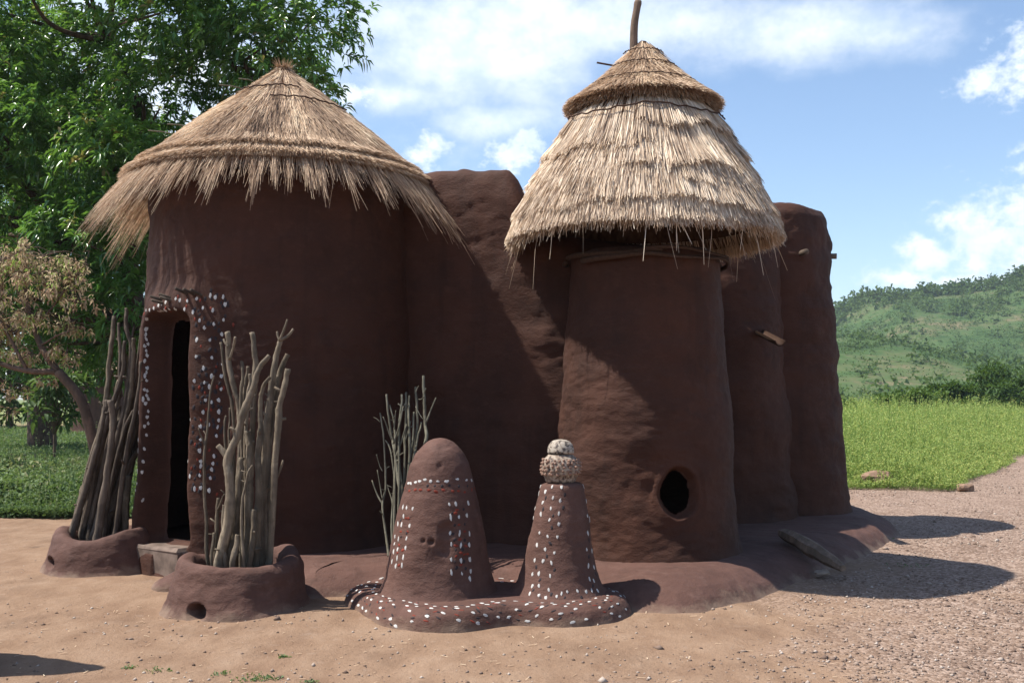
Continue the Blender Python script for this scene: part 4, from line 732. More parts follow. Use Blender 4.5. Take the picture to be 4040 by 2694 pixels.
def branch(name, spec, mt, seed, label, cat, group, tint, foot):
    pts, r0, r1, forks = spec; g = np.random.default_rng(seed); mb = MB(); pts = [tuple(p) for p in pts]
    if foot is not None: pts = [(pts[0][0]*.6+foot[0]*.4, pts[0][1]*.6+foot[1]*.4, foot[2])]+pts
    n = 14+8*len(pts)
    def limb(pp, a, b, n, seg):
        p = catmull(pp, n); L = np.linalg.norm(p[-1]-p[0]); p = p+np.stack([fbm(np.c_[np.linspace(0, 5*L, n), np.full(n, seed*3.1+q), np.zeros(n)], 1, 3, seed+q) for q in (1, 2, 3)], -1)*min(.014, r0*.7)*np.linspace(.2, 1, n)[:, None]
        rr = np.linspace(a, b, n)*(1+.10*fbm(np.c_[np.linspace(0, 9*L, n), np.full(n, seed), np.zeros(n)], 1, 2, seed)); V, F = tube(p, rr, seg); V = V+.16*a*np.stack([fbm(V, 26, 3, seed+q) for q in (4, 5, 6)], -1)
        t_ = np.full(len(V), tint); t_[-1] = .95; mb.add(V, *F, tint=t_); return p, rr
    p, rr = limb(pts, r0, r1, n, 8)
    for q, a, b in forks: limb(q, a, b, 9, 6)
    for k in range(g.integers(1, 4)):   # knots and cut stubs
        i = int(g.uniform(.3, .9)*n); d = g.normal(0, 1, 3); d[2] = abs(d[2])*.9; d /= np.linalg.norm(d); l = g.uniform(.025, .06)+rr[i]
        V, F = tube(np.linspace(p[i], p[i]+d*l, 3), np.linspace(rr[i]*.55, rr[i]*.38, 3), 6); t_ = np.full(len(V), tint); t_[-1] = .95; mb.add(V, *F, tint=t_)
    return tag(build(name, mb, mt, None, tuple(p[0])), label, cat, group)
ORD = ['first', 'second', 'third', 'fourth', 'fifth', 'sixth', 'seventh', 'eighth', 'ninth', 'tenth', 'eleventh', 'twelfth', 'thirteenth', 'fourteenth', 'fifteenth', 'sixteenth', 'seventeenth', 'eighteenth', 'nineteenth', 'twentieth', 'twenty-first', 'twenty-second', 'twenty-third', 'twenty-fourth', 'twenty-fifth', 'twenty-sixth', 'twenty-seventh', 'twenty-eighth', 'twenty-ninth', 'thirtieth', 'thirty-first', 'thirty-second']
def rank(specs): o = sorted(range(len(specs)), key=lambda i: specs[i][0][-1][0]/specs[i][0][-1][1]); return {k: ORD[n] for n, k in enumerate(o)}
def sizew(s):
    z = s[0][-1][2]; return ('thick ' if s[1] > .028 else 'thin ' if s[1] < .017 else '')+('tall ' if z > 1.6 else 'short ' if z < .95 else '')
special = {0: 'thin pale forked stick standing alone at the left edge of the front branch bundle', 1: 'thickest grey branch with a cut fork, front of the bundle in the front mud ring',
           2: 'tall grey branch ending in a three-pronged fork, right side of the front bundle'}
rk = rank(NEAR)
for i, s in enumerate(NEAR):
    branch('branch', s, WOOD, 200+i, special.get(i, sizew(s)+'weathered grey branch in the front mud ring, its tip %s from the left' % rk[i]), 'branch', 'branches in the front mud ring', rng.uniform(.2, .95), (-1.93, 7.3, .07))
gl = np.random.default_rng(17)
for k in range(9):   # more of the dense dark bundle
    p = LEFTB[int(gl.integers(0, 13))]; o_ = gl.normal(0, .035, 3)*np.array([1, 1.5, 0]); q = [(x+o_[0]+.05*(f/len(p[0]))*gl.normal(), y+o_[1]+.06, z*(gl.uniform(.72, .95) if f else 1)) for f, (x, y, z) in enumerate(p[0])]; LEFTB.append((q, p[1]*gl.uniform(.9, 1.3), p[2], []))
rk = rank(LEFTB)
for i, s in enumerate(LEFTB):
    branch('branch', (s[0], s[1]*1.3, s[2]*1.3, s[3]), DARKWOOD if i % 4 else WOOD, 300+i, sizew(s)+'dark branch in the ring left of the doorway, its tip %s from the left' % rk[i], 'branch', 'branches in the left mud ring', rng.uniform(.1, .6), (-3.68, 8.95, .07))
rk = rank(THIN)
for i, s in enumerate(THIN):
    branch('thin_pole', s, TWIG, 400+i, 'thin grey-green pole behind the domed cone, its tip %s from the left' % rk[i], 'pole', 'thin poles behind the shrine', rng.uniform(.4, .8), None)

# log and stones
def rock(name, c, r, seed, mt, label, rot=0, cat='stone', group=None):
    V, F = ellipsoid(c, r, 14, 9, .35, seed, Euler((0, 0, rot))); V[:, 2] = np.maximum(V[:, 2], c[2]-r[2]*.7); return tag(build(name, MB().add(V, *F), mt, None, c, smooth=False), label, cat, group)
lg = catmull([(2.44, 9.05, .285), (2.54, 8.75, .235), (2.64, 8.48, .165), (2.72, 8.24, .11)], 16); V, F = tube(lg, np.array([.050, .060, .064, .066, .067, .068, .066, .066, .068, .066, .062, .058, .054, .048, .042, .030]), 7); V = V+.016*np.stack([fbm(V, 6, 2, q) for q in (1, 2, 3)], -1)
tag(build('log', MB().add(V, *F, tint=.9), BARK, None, (2.46, 9.02, .22), smooth=False), 'short weathered log lying down the plinth slope below the rear towers', 'log')
rock('flat_stone', (2.6, 8.42, .045), (.075, .06, .025), 3, PALESTONE, 'small pale flat stone at the lower end of the log', .4)
rock('boulder', (6.15, 17.0, .10), (.30, .2, .18), 5, STONE, 'tan boulder lying in the weeds at the field edge')
rock('stone', (7.35, 16.3, .05), (.17, .1, .08), 6, STONE, 'flat brown stone on the gravel track beside the tip of the field', .4)
rock('stone', (9.3, 13.6, .05), (.16, .12, .07), 7, STONE, 'tan stone on the gravel at the far right edge')
# gravel: uncountable small stones, thicker towards the track on the right
def gravel(name, n, smin, smax, seed, xr, yr, dens):
    g = np.random.default_rng(seed); x = g.uniform(*xr, n); y = g.uniform(0, 1, n); y = yr[0]*(yr[1]/yr[0])**y
    keep = g.uniform(0, 1, n) < dens(x, y); x, y = x[keep], y[keep]; n = len(x)
    from_px = np.array([(1, 0, 0), (0, 1, 0), (-1, 0, 0), (0, -1, 0), (0, 0, .9), (0, 0, -.6)]); Ft = np.array([(0, 1, 4), (1, 2, 4), (2, 3, 4), (3, 0, 4), (1, 0, 5), (2, 1, 5), (3, 2, 5), (0, 3, 5)])
    s = np.exp(g.uniform(math.log(smin), math.log(smax), n)); a = g.uniform(0, 6.28, n)
    V = from_px[None]*(1+g.normal(0, .25, (n, 6, 3))); V = V*s[:, None, None]*np.array([1, .8, .75]); c, s_ = np.cos(a)[:, None], np.sin(a)[:, None]
    V = np.stack([V[..., 0]*c-V[..., 1]*s_, V[..., 0]*s_+V[..., 1]*c, V[..., 2]], -1)
    V = V+np.stack([x, y, gz(x, y)+s*.12], -1)[:, None]
    mb = MB().add(V, (Ft[None]+np.arange(n)[:, None, None]*6).reshape(-1, 3), tint=np.repeat(g.uniform(0, 1, n), 6))
    return tag(build(name, mb, GRAVEL, smooth=True), 'loose pink and tan gravel strewn over the sand', 'gravel', kind='stuff')
GRAVEL = mat('loose_gravel', lambda t, p, o: t.links.new(ramp(t, attr(t, 'tint'), [(0, (.12, .08, .06)), (.3, (.20, .14, .108)), (.75, (.285, .215, .17)), (1, (.44, .375, .32))]), p.inputs['Base Color']), .9, .1)
def dens(x, y):
    d = .10+.9*sm(x-.25*(y-5), -.2, 2.4)+.25*sm(y, 6.0, 4.8)*sm(x, 2, -2)
    inside = (x > -3.9) & (x < 2.2+(y-7.6)*.62) & (y > 7.4) & (y < 14); d = np.where(inside, 0, d)
    d = np.where(((x+.2)/1.08)**2+((y-7.15)/.72)**2 < 1, 0, d); return np.clip(d*(.55+.9*fbm(np.c_[x, y, x*0], .9, 3, 3)), 0, 1)
gravel('gravel', 120000, .004, .017, 1, (-4.5, 14), (4.4, 24), dens)

gravel('gravel', 5200, .014, .034, 2, (-3.5, 14), (4.6, 22), lambda x, y: dens(x, y)*.55)
g = np.random.default_rng(14); n = 900; x = g.uniform(-4, 5, n); y = 4.6*(8.2/4.6)**g.uniform(0, 1, n); ok = dens(x, y) > 0; x, y = x[ok], y[ok]; n = len(x); a_ = g.uniform(0, 6.28, n); L = g.uniform(.01, .05, n)
b0 = np.stack([x, y, gz(x, y)+.006], -1); dv = np.stack([np.cos(a_)*L, np.sin(a_)*L, g.uniform(-.002, .008, n)], -1); sd = np.stack([-np.sin(a_), np.cos(a_), 0*a_], -1)*g.uniform(.0015, .003, n)[:, None]
V = np.stack([b0-sd, b0+sd, b0+dv+sd, b0+dv-sd], 1).reshape(-1, 3); k = np.arange(n)*4
tag(build('straw_litter', MB().add(V, np.c_[k, k+1, k+2, k+3], tint=np.repeat(g.uniform(0, 1, n), 4)), STRAW_A, smooth=False), 'scraps of straw and twig scattered over the sand', 'litter', kind='stuff')
# ---------------------------------------------------------------- vegetation
def unit(v): return v/(np.linalg.norm(v, axis=-1, keepdims=True)+1e-9)
def leaves(mb, g, base, d, L, w, tint, fold=.25, droop=.25):
    """one folded, slightly bent leaf (4 triangles) for every row"""
    n = len(base); up = np.tile((0, 0, 1.0), (n, 1)); sd = unit(np.cross(d, up)+g.normal(0, .35, (n, 3))); nr = unit(np.cross(sd, d))
    L = np.broadcast_to(L, (n,))[:, None]; w = np.broadcast_to(w, (n,))[:, None]
    mid = base+d*L*.5; tip = base+d*L*.97-up*L*droop
    V = np.stack([base, mid+sd*w*.5+nr*w*fold, tip, mid-sd*w*.5+nr*w*fold, mid-up*L*droop*.25], 1).reshape(-1, 3); b = np.arange(n)[:, None]*5
    F = np.vstack([b+np.array([[0, 4, 1]]), b+np.array([[1, 4, 2]]), b+np.array([[0, 3, 4]]), b+np.array([[3, 2, 4]])])
    mb.add(V, F, tint=np.repeat(np.clip(tint, 0, 1), 5))
def rosettes(mb, g, C, A, k, L, w, tint, spread=1.0, droop=.3):
    n = len(C); A = unit(A); C2 = np.repeat(C, k, 0); A2 = np.repeat(A, k, 0); r = unit(np.cross(A2, g.normal(0, 1, (n*k, 3))))
    d = unit(A2*g.uniform(.15, .8, (n*k, 1))+r*spread); leaves(mb, g, C2+A2*g.uniform(-.04, .06, (n*k, 1)), d, L*g.uniform(.7, 1.2, n*k), w*g.uniform(.8, 1.2, n*k), np.repeat(tint, k)+g.normal(0, .10, n*k), droop=droop)
def limbs(mb, paths, tint=.4):
    for pts, r0, r1 in paths:
        n = 6*len(pts); p = catmull(pts, n); p = p+.04*np.stack([fbm(p, .9, 3, q) for q in (1, 2, 3)], -1)*min(1, r0*6); V, F = tube(p, np.linspace(r0, r1, n), 9 if r0 > .06 else 6); mb.add(V, *F, tint=tint)

# big mango tree behind the left tower
g = np.random.default_rng(21)
mango = empty('mango_tree', (-6.6, 18.0, 0), 'huge dense dark green mango tree rising behind the wide thatched roof', 'tree')
trunk = [(-6.6, 18.0, -.1), (-6.5, 18, 1.2), (-6.6, 17.9, 2.4)]
clumps = []
nodes = [np.array(q) for q in ((-6.6, 17.9, 2.5), (-8.2, 18.1, 4.3), (-5.2, 17.9, 4.8), (-6.9, 18.6, 5.9), (-9.3, 18.2, 5.9), (-4.3, 18.0, 6.6), (-7.4, 18.4, 8.0))]
lim = [(trunk, .42, .33)]+[([tuple(nodes[p]), tuple((nodes[p]+nodes[q])*.5+np.array([.25*(-1)**q, .1, -.15])), tuple(nodes[q])], r0, r0*.6) for p, q, r0 in ((0, 1, .2), (0, 2, .2), (0, 3, .2), (1, 4, .12), (2, 5, .12), (3, 6, .12))]
def clump(x, y, z, r):
    c = np.array([x, y, z]); clumps.append((c, r)); src = min(nodes, key=lambda q: np.linalg.norm(q-c)+(3 if q[2] > z+.3 else 0)); m = src*.5+c*.5+g.normal(0, .3, 3); lim.append(([tuple(src), tuple(m), tuple(c)], .055, .016))
for x, z, r in ((-3.2, 8.5, 1.1), (-3.6, 7.3, 1.15), (-3.15, 6.7, .75), (-4.4, 6.4, 1.0), (-4.8, 8.6, 1.3), (-5.0, 7.3, 1.1), (-5.9, 7.9, 1.15), (-6.2, 6.6, 1.2), (-5.3, 5.6, 1.0), (-6.3, 5.2, 1.0), (-7.3, 7.1, .9), (-7.3, 5.8, 1.0),
                (-8.9, 7.2, 1.15), (-9.6, 6.2, 1.0), (-8.4, 5.9, .85), (-8.8, 4.9, 1.0), (-9.8, 4.6, .9), (-7.6, 4.4, 1.0), (-8.6, 3.6, .95), (-9.6, 3.3, .95), (-7.5, 3.2, .95), (-6.6, 4.0, .95), (-6.4, 3.0, .8), (-8.2, 2.5, .75), (-9.3, 2.3, .8), (-7.0, 2.3, .7),
                (-8.1, 8.9, 1.1), (-6.6, 9.3, 1.3), (-9.8, 8.6, 1.1), (-5.2, 10.0, 1.4), (-3.9, 9.9, 1.2), (-7.9, 10.3, 1.4), (-10.8, 7.4, 1.3), (-11.0, 5.4, 1.3), (-10.7, 3.4, 1.1)):
    clump((x-.55 if x > -5 else x)+g.normal(0, .1), 17.4+g.normal(0, .8), z, r)
for q in range(14):
    clump(g.uniform(-10, -3.8), g.uniform(18.6, 21), g.uniform(3.0, 9.5), g.uniform(.9, 1.3))
limbs_mb = MB(); limbs(limbs_mb, lim, .08)
build('trunk', limbs_mb, BARK, mango)
mb = MB()
for c, r in clumps:
    n = int(190*r*r); d = unit(g.normal(0, 1, (n, 3))); d[:, 2] = np.abs(d[:, 2])*np.where(g.uniform(0, 1, n) < .72, 1, -1)
    rad = r*g.uniform(.55, 1.05, n)*(1+.25*fbm(d*1.0+c, 1.4, 2, 3)); C = c+d*rad[:, None]*np.array([1, 1, .85]); A = unit(d+np.array([-.35, -.15, .55]))
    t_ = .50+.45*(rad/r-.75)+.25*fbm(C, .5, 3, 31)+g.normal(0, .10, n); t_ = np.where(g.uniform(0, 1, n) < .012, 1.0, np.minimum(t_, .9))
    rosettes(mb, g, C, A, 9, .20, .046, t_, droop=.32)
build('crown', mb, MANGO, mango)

def copy_tree(o, loc, rz, label):
    r_ = o.copy(); col.objects.link(r_); r_.location = loc; r_.rotation_euler = (0, 0, rz); r_['label'] = label
    for ch in list(o.children): q_ = ch.copy(); col.objects.link(q_); q_.parent = r_
    return r_
mango['group'] = 'mango trees'
copy_tree(mango, (-13.8, 29.5, 0), 2.2, 'second mango tree farther back, its shade darkening the grass at far left')

# small leaning tree with dry leaves, left
g = np.random.default_rng(33)
dry = empty('dry_tree', (-4.28, 10.5, 0), 'small leaning tree with withered tan leaves at the left edge', 'tree')
mb = MB(); P0 = (-4.70, 10.4, 1.78)
limbs(mb, [([(-4.28, 10.5, -.05), (-4.29, 10.48, .6), (-4.36, 10.45, 1.1), (-4.48, 10.42, 1.5), P0], .065, .048), ([P0, (-5.0, 10.35, 1.79), (-5.35, 10.3, 1.9), (-5.8, 10.3, 2.1)], .035, .02), ([P0, (-4.9, 10.45, 2.05), (-5.05, 10.5, 2.45), (-5.1, 10.5, 2.9)], .04, .012),
            ([(-4.98, 10.48, 2.25), (-4.75, 10.4, 2.45), (-4.55, 10.4, 2.75)], .018, .006), ([(-5.0, 10.35, 1.8), (-5.25, 10.3, 2.3), (-5.5, 10.2, 2.7)], .02, .006), ([(-4.9, 10.45, 2.05), (-4.65, 10.3, 2.15), (-4.45, 10.2, 2.2)], .014, .005), ([(-4.98, 10.48, 2.25), (-5.2, 10.6, 2.6), (-5.4, 10.6, 3.0)], .016, .006)], .55)
TW = mb
mb = MB(); cs = [(-5.05, 2.75, .30), (-4.75, 2.6, .28), (-5.3, 2.55, .3), (-4.6, 2.75, .22), (-5.35, 2.9, .3), (-4.95, 2.35, .25), (-4.6, 2.25, .22), (-5.2, 2.2, .25), (-5.5, 2.3, .3), (-4.85, 2.95, .22), (-4.75, 2.0, .2), (-5.1, 3.0, .25), (-5.6, 2.8, .3), (-5.4, 2.0, .25), (-5.8, 2.4, .3), (-5.0, 1.95, .16), (-4.85, 1.72, .13), (-5.1, 1.6, .15), (-5.35, 1.7, .17), (-4.62, 1.95, .14), (-5.3, 1.42, .12), (-5.6, 1.6, .15), (-4.5, 2.5, .16), (-4.45, 2.9, .14)]
for x, z, r in cs:
    hub = np.array([x, 10.42, z])
    for q in range(int(11*(r/.25)**2)):
        o_ = unit(g.normal(0, 1, 3)); o_[2] = abs(o_[2])*.6-.1; e_ = hub+o_*r*g.uniform(.6, 1.9)*np.array([1, 1.3, 1]); m_ = (hub+e_)*.5+g.normal(0, .03, 3)+(0, 0, .04); limbs(TW, [([tuple(hub-o_*.1), tuple(m_), tuple(e_)], .006, .002)], .5)
        for f_ in g.uniform(.25, 1.05, g.integers(3, 6)):
            s_ = hub+(e_-hub)*f_; n = g.integers(4, 11); C = s_+np.stack([g.normal(0, .022, n), g.normal(0, .022, n), -g.uniform(0, .11, n)], -1)
            tt = (.97 if g.uniform() < .25 else g.normal(.55, .2))+g.normal(0, .12, n)
            leaves(mb, g, C, unit(np.array([0, 0, -.6])+g.normal(0, .55, (n, 3))), g.uniform(.03, .075, n), g.uniform(.012, .026, n), tt, .3, .2)
build('crown', mb, DRYLEAF, dry); build('trunk', TW, BARK, dry)

def leafy(name, base, h, rx, nclump, nleaf, L, w, mt, seed, label, cat='tree', group=None, low=.25, trunk_r=.06, tm=BARK, tone=.5):
    g = np.random.default_rng(seed); o = empty(name, base, label, cat, group); b = np.array(base); mb = MB(); lm = MB(); ps = [([tuple(b-(0, 0, .1)), tuple(b+(0, 0, h*.3)), tuple(b+(0, 0, h*.6))], trunk_r, trunk_r*.5)]
    for k in range(nclump):
        a = g.uniform(0, 6.28); q = math.sqrt(g.uniform(0, 1)); zz = g.uniform(low, .92); wd = math.sqrt(max(.05, 1-((zz-.5)/.55)**2)); c = b+np.array([math.cos(a)*rx*q*wd, math.sin(a)*rx*q*wd, h*zz]); r = rx*g.uniform(.24, .42)
        ps.append(([tuple(b+(0, 0, h*.28)), tuple((b+(0, 0, h*.4))*.5+c*.5), tuple(c)], trunk_r*.4, trunk_r*.1))
        n = nleaf//nclump; d = unit(g.normal(0, 1, (n, 3))); C = c+d*(r*g.uniform(.4, 1.05, (n, 1)))*np.array([1, 1, .8]); leaves(mb, g, C, unit(d+g.normal(0, .5, (n, 3))+(0, 0, .2)), L*g.uniform(.7, 1.3, n), w*g.uniform(.7, 1.3, n), tone+.25*d[:, 2]*0+.3*fbm(C, .8/rx, 2, seed)+g.normal(0, .14, n))
    limbs(lm, ps, .4); build('trunk', lm, tm, o); build('crown', mb, mt, o); return o
leafy('sapling', (-10.7, 23.5, 0), 2.3, .8, 12, 700, .26, .10, GRASSD, 3, 'young green sapling on the shaded grass left of the dark branch bundle', low=.45, trunk_r=.04, tone=.4)
leafy('round_bush', (23.3, 60, 0), 1.95, 1.75, 22, 4200, .30, .17, BUSHL, 4, 'low dark round bush beyond the green field, nearest the house wall', 'bush', 'bushes beyond the field', .08, tone=.5)
leafy('round_bush', (28.9, 66, 0), 2.35, 1.65, 22, 4400, .30, .17, BUSHL, 5, 'middle dark green bush of the three beyond the green field', 'bush', 'bushes beyond the field', .08, tone=.4)
leafy('round_bush', (36.0, 72, 0), 3.7, 2.9, 34, 6500, .32, .18, BUSHL, 6, 'tallest dark bush beyond the field, cut by the right edge', 'bush', 'bushes beyond the field', .08, tone=.35)
leafy('round_bush', (20.9, 64, 0), 1.7, 1.0, 12, 1500, .28, .16, BUSHL, 16, 'smallest bush beyond the field, tucked right against the house wall outline', 'bush', 'bushes beyond the field', .08, tone=.6)
for k, (x, y, h_, r_, lb) in enumerate(((-26, 52, 7, 5, 'distant round tree at the far left edge, seen under the mango boughs'), (-20.5, 56, 6.5, 5, 'distant round tree seen between the dry tree and the dark branch bundle'))):
    leafy('background_tree', (x, y, 0), h_, r_, 30, 4200, .5, .28, BUSHL, 60+k, lb, 'tree', 'distant trees on the left', .15, .2, tone=.5)

# meadows: weeds nobody could count
def meadow(name, n, xy, hgt, L0, mt, seed, label, flower=.0, tone=.5, up=.55, wd=.38):
    g = np.random.default_rng(seed); x, y = xy(g, n); n = len(x); P = np.stack([x, y, x*0], -1); cl = fbm(P, .9, 3, seed); big = fbm(P, .22, 3, seed+2)
    h = hgt(x, y)*(1+.55*cl+.25*big); f = g.uniform(0, 1, n)**.7; zz = f*np.maximum(h, .05); s = L0*(.55+.035*y)*g.uniform(.6, 1.3, n)
    d = unit(np.stack([g.normal(0, 1, n), g.normal(0, 1, n), g.normal(up, .6, n)], -1)); mb = MB()
    leaves(mb, g, np.stack([x, y, zz+gz(x, y)], -1), d, s, s*g.uniform(wd*.8, wd*1.3, n), tone+.28*cl+.3*big+.25*(f-.6)+g.normal(0, .09, n), .2, .15)
    if flower:   # tall seed stalks standing above the leaves
        m = int(n*flower); i = g.integers(0, n, m); b = np.stack([x[i]+g.normal(0, .05, m), y[i], gz(x[i], y[i])+h[i]*.4], -1); hh = h[i]*g.uniform(.65, 1.25, m)*np.where(g.uniform(0, 1, m) < .3, 1.6, 1); dd = unit(np.stack([g.normal(0, .12, m), g.normal(0, .12, m), np.ones(m)], -1)); leaves(mb, g, b, dd, hh, .006+.0006*y[i], .62+g.normal(0, .12, m), .1, .02)
        kk = 7; tb = np.repeat(b+dd*(hh*.62)[:, None], kk, 0)+np.repeat(dd*(hh*.42)[:, None], kk, 0)*g.uniform(0, 1, (m*kk, 1)); ss = np.repeat(.007+.0007*y[i], kk); leaves(mb, g, tb, unit(g.normal(0, 1, (m*kk, 3))+(0, 0, .6)), ss*2.0, ss, .86+g.normal(0, .1, m*kk), .2, .1)
    return tag(build(name, mb, mt), label, 'weeds', kind='stuff')
def xy_right(g, n):
    y = 15.6*(95/15.6)**g.uniform(0, 1, n)**1.15; lo = np.maximum(3.9, y*.28); hi = np.minimum(y*.56, 6.95+(y-15.9)*.64); x = lo+(hi-lo)*g.uniform(0, 1, n)
    e = .35*fbm(np.stack([x, y, x*0], -1), .9, 3, 5); ok = (hi > lo) & (y > 16.1+e+.55*np.maximum(0, 6.7-x)*1.0) & (x < hi-.1+e*.8); return x[ok], y[ok]
def h_right(x, y):
    edge = np.minimum(np.minimum(y*10, 6.95+(y-15.9)*.64)-x, (y-16.1-.55*np.maximum(0, 6.7-x)))
    return .07+.15*sm(edge, -.1, 1.2)+.38*sm(edge, .8, 6.0)
meadow('field_weeds', 360000, xy_right, h_right, .031, WEED, 7, 'bright green field of weeds and flowering stalks right of the house', .09, .55, 1.3, .24)
def xy_left(g, n):
    y = 12.3*(48/12.3)**g.uniform(0, 1, n)**1.5; x = g.uniform(-.60, -.30, n)*y; e = .4*fbm(np.stack([x, y, x*0], -1), .8, 3, 6); ok = (y > 12.7+e) & (x < -3.75); return x[ok], y[ok]
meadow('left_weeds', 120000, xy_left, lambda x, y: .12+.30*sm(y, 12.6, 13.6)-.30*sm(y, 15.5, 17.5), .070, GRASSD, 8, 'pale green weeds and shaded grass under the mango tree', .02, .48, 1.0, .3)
def xy_near(g, n):
    y = g.uniform(12.6, 15.6, n); x = g.uniform(-.58, -.30, n)*y; e = .4*fbm(np.stack([x, y, x*0], -1), .8, 3, 6); ok = (y > 12.75+e) & (x < -3.85) & (g.uniform(0, 1, n) < .25+.75*sm(fbm(np.stack([x, y, x*0], -1), .7, 3, 16), -.3, .2)); return x[ok], y[ok]
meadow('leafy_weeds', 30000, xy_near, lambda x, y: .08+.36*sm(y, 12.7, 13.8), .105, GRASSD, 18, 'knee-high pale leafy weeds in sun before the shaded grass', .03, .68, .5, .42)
def soil(name, pts, label):
    o = closed_spline(pts, .6); c = o.mean(0); n = len(o); V = np.vstack([np.c_[o, np.full(n, .0)], [(c[0], c[1], .0)]]); V[:, 2] = gz(V[:, 0], V[:, 1])+.05*0+.012; i = np.arange(n)
    return tag(build(name, MB().add(V, np.c_[i, (i+1) % n, np.full(n, n)]), SOIL), kind='structure')
SOIL = mat('green_brown_soil', lambda t, p, o: t.links.new(ramp(t, tn(t, 2.5, 5), [(.35, (.075, .095, .03)), (.65, (.16, .16, .06))]), p.inputs['Base Color']), .95, .05)
soil('meadow_soil', [(5.2, 20.5), (7.3, 19.0), (9.8, 22.3), (19.4, 37), (48, 82), (70, 110), (30, 110), (12, 60)], '')
soil('meadow_soil', [(-3.9, 13.6), (-6, 13.3), (-9, 13.4), (-16, 20), (-34, 47), (-20, 49), (-6, 40), (-4, 22)], '')
def tuft(x, y, r, seed, n=90):
    g = np.random.default_rng(seed); mb = MB(); P = np.stack([x+g.normal(0, r, n), y+g.normal(0, r*.6, n), 0*np.zeros(n)], -1); P[:, 2] = gz(P[:, 0], P[:, 1]); leaves(mb, g, P, unit(np.stack([g.normal(0, 1, n), g.normal(0, 1, n), g.uniform(.3, 1.4, n)], -1)), g.uniform(.015, .045, n), g.uniform(.008, .016, n), g.normal(.5, .2, n))
    return tag(build('weed_tuft', mb, GRASSD, None, (x, y, 0)), kind='stuff')
for k, (x, y, r, lb) in enumerate(((-1.36, 5.42, .06, 'largest tuft of small green weeds at the bottom edge of the sand'), (-2.15, 5.62, .03, 'tiny green weed beside the shadow in the bottom left corner'), (-1.95, 5.55, .035, 'sparse green weed just right of the corner shadow'), (-1.60, 5.50, .03, 'small pale weed between the corner shadow and the largest tuft'), (-1.33, 5.85, .015, 'single tiny green sprout above the largest weed tuft'), (-1.08, 5.36, .02, 'small weed at the bottom edge right of the largest tuft'), (3.55, 8.95, .10, 'sparse low weed between the two shadow lobes on the gravel'), (3.9, 10.6, .14, 'low green weeds in the shade at the plinth end'))):
    tag(tuft(x, y, r, 90+k, 70 if k in (0,) else 22), lb, 'weed', 'small weeds on the sand')

# ---------------------------------------------------------------- distant hut, unseen shadow-casting cone off to the left
hut = empty('distant_hut', (-17.2, 42, 0), 'distant grey mud hut in the shade under the mango boughs', 'hut')
V, F = shell(circle((-17.2, 42), 1.15, .12), resample([(.08, -.05), (.02, .3), (0, 1.5), (-.05, 2.9), (-.2, 3.0)], .12), 91, .05, .01); build('wall', MB().add(V, *F), MUD2, hut)
ro, pf = roof_core('thatched_roof', np.array([-17.2, 42]), [(.03, 4.6), (.6, 4.0), (1.2, 3.2), (1.7, 2.6)], .12, hut)
mb = MB(); g = np.random.default_rng(4); n = 2500; th = g.uniform(0, 6.28, n); straws(mb, g, np.array([-17.2, 42]), pf, th, pf.len*np.sqrt(g.uniform(0, 1, n))*.85, g.uniform(.3, .6, n), .01, .06, .03, g.normal(.5, .2, n)); tag(build('straw', mb, STRAW_A, ro, smooth=False), kind='stuff')
V, F = lathe((-3.62, 5.58), [(.50, -.05), (.46, .08), (.38, .5), (.27, 1.1), (.15, 1.7), (.06, 2.06), (.004, 2.12)], .03, 95, .02, .006)
tag(build('shadow_cone', MB().add(V, *F), MUD2, None, (-3.62, 5.58, 0)), 'tall pointed cone added out of view at the left to cast the shadow in the bottom left corner', 'mud cone')  # invented object beyond the left edge, added only to throw the corner shadow

# ---------------------------------------------------------------- hill
def hill_h(x, y):
    U = x/450.; H = np.interp(U, [.05, .15, .22, .27, .319, .345, .40, .45, .51, .6, .8, 1.1, 1.5], [0, 5, 15, 27, 37, 45, 47, 50, 56, 64, 66, 40, 0]); P = np.stack([x, y, x*0], -1)
    H = H*(1+.05*fbm(P*np.array([1, 0, 0]), .02, 4, 3))
    gul = fbm(P*np.array([1, .35, 1]), .014, 4, 12); main = H*sm(y, 255, 452)**1.05*(1-.16*gul*sm(y, 270, 330)*sm(y, 450, 400))*(1-.35*sm(y, 470, 760))
    s = np.interp(x, [10, 50, 75, 98, 120, 140, 165], [3, 12, 17, 17.5, 11, 6.5, 0]); spur = s*sm(y, 165, 285)*sm(y, 352, 300)*(1-.12*gul)
    return np.maximum(main, spur)+.8*fbm(P, .05, 3, 2)*sm(y, 180, 240)*sm(H, 0, 5)
gx = np.arange(0, 700, 3.2); gy = np.r_[np.arange(150, 480, 2.6), np.arange(480, 800, 10)]; X, Y = np.meshgrid(gx, gy); Z = hill_h(X, Y); edge = sm(X, 0, 30)*sm(X, 700, 640)*sm(Y, 150, 175)*sm(Y, 800, 740); Z = Z*edge-.25*(1-edge)-.05
def hill_fn(t, p, out):
    a = tn(t, .035, 5, .62); b = tn(t, .16, 5, .7); c = tn(t, .6, 3, .7); v = mth(t, 'ADD', mth(t, 'MULTIPLY', a, .5), mth(t, 'MULTIPLY', b, .5))
    k = ramp(t, v, [(.38, (.030, .062, .020)), (.48, (.052, .090, .030)), (.57, (.095, .105, .048)), (.66, (.19, .145, .09))]); k = mixc(t, mth(t, 'MULTIPLY', sstep(t, c, .45, .6), .5), k, (.075, .12, .04))
    t.links.new(k, p.inputs['Base Color'])
tag(build('hill', MB().add(np.stack([X, Y, Z], -1), gridF(len(gy), len(gx), False)), mat('scrubby_hillside', hill_fn, .95, .05)), kind='structure')
g = np.random.default_rng(41); mb = MB()
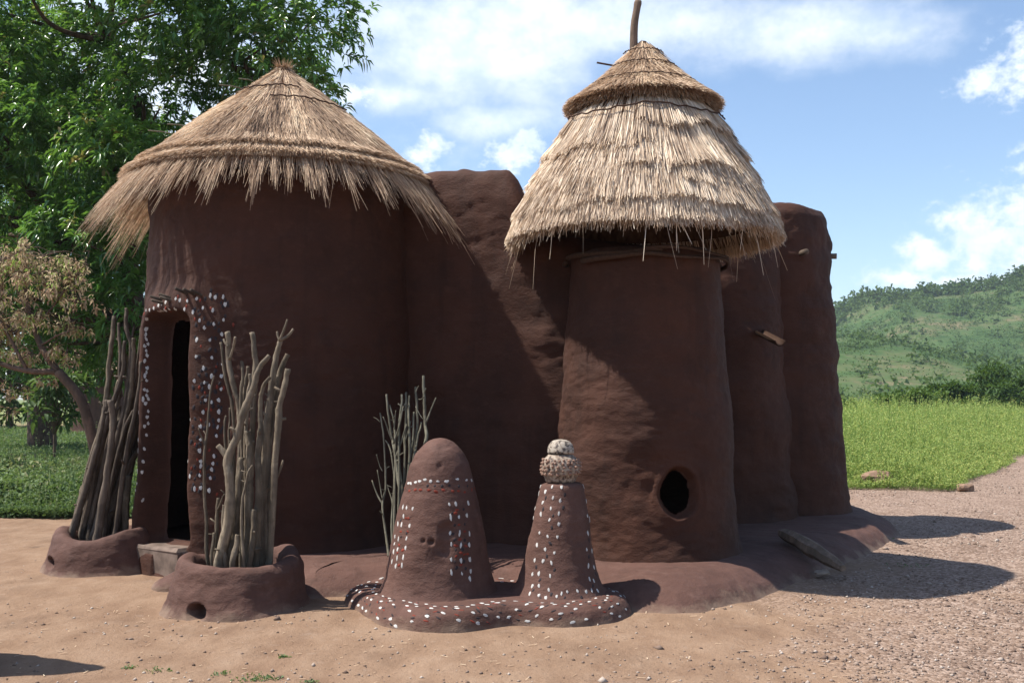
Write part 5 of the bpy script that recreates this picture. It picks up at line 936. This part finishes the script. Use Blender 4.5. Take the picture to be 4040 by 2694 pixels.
def scrub(n, smin, smax, k, keepfn):
    x = g.uniform(50, 320, n); y = g.uniform(175, 466, n); P = np.stack([x, y, 0*x], -1); v = fbm(P, .022, 4, 12); v2 = fbm(P, .06, 3, 14); ridge = sm(y, 428, 447); H_ = hill_h(x, y)
    lap = hill_h(x+7, y)+hill_h(x-7, y)+hill_h(x, y+7)+hill_h(x, y-7)-4*H_
    ok = (g.uniform(0, 1, n) < keepfn(v, v2, ridge, lap)) & (x/y > .26) & (x/y < .64); x, y, v, H_, r = x[ok], y[ok], v[ok], H_[ok], ridge[ok]; n = len(x); size = np.exp(g.uniform(math.log(smin), math.log(smax), n))*(1+.5*r)
    C = np.repeat(np.stack([x, y, H_+size*.6], -1), k, 0); d = unit(g.normal(0, 1, (n*k, 3))); S_ = np.repeat(size, k)
    leaves(mb, g, C+d*(S_*g.uniform(.4, 1.0, n*k))[:, None]*np.array([1, 1, .8]), unit(d+g.normal(0, .6, (n*k, 3))), S_*.6, S_*.45, np.repeat(.5+.35*v+g.normal(0, .12, n), k)+g.normal(0, .12, n*k))
scrub(13000, 1.2, 3.0, 24, lambda v, v2, r, l: np.clip(.03+.30*sm(v, .0, .45)+.75*r*sm(v2, -.35, .3)+.5*sm(l, .8, 3), 0, 1))
scrub(52000, .6, 1.5, 6, lambda v, v2, r, l: np.clip(.10+.6*sm(v2, -.3, .4), 0, 1))
tag(build('hillside_trees', mb, HILLT), 'scrub and small trees scattered over the green hill', 'trees', kind='stuff')

# ---------------------------------------------------------------- air
hz = bpy.data.materials.new('pale_haze'); hz.use_nodes = True; t = hz.node_tree; t.nodes.clear(); o_ = N(t, 'ShaderNodeOutputMaterial'); pv = N(t, 'ShaderNodeVolumePrincipled')
pv.inputs['Color'].default_value = (.80, .90, 1.0, 1); pv.inputs['Density'].default_value = .00028; pv.inputs['Anisotropy'].default_value = .3; t.links.new(pv.outputs[0], o_.inputs['Volume'])
x0, x1, y0, y1, z0, z1 = -2900, 2900, -2900, 2900, -1.5, 95
V = [(x0, y0, z0), (x1, y0, z0), (x1, y1, z0), (x0, y1, z0), (x0, y0, z1), (x1, y0, z1), (x1, y1, z1), (x0, y1, z1)]
me = bpy.data.meshes.new('haze'); me.from_pydata(V, [], [(3, 2, 1, 0), (4, 5, 6, 7), (0, 1, 5, 4), (1, 2, 6, 5), (2, 3, 7, 6), (3, 0, 4, 7)]); me.materials.append(hz)
if HAZE: tag(link('haze', me), kind='stuff')
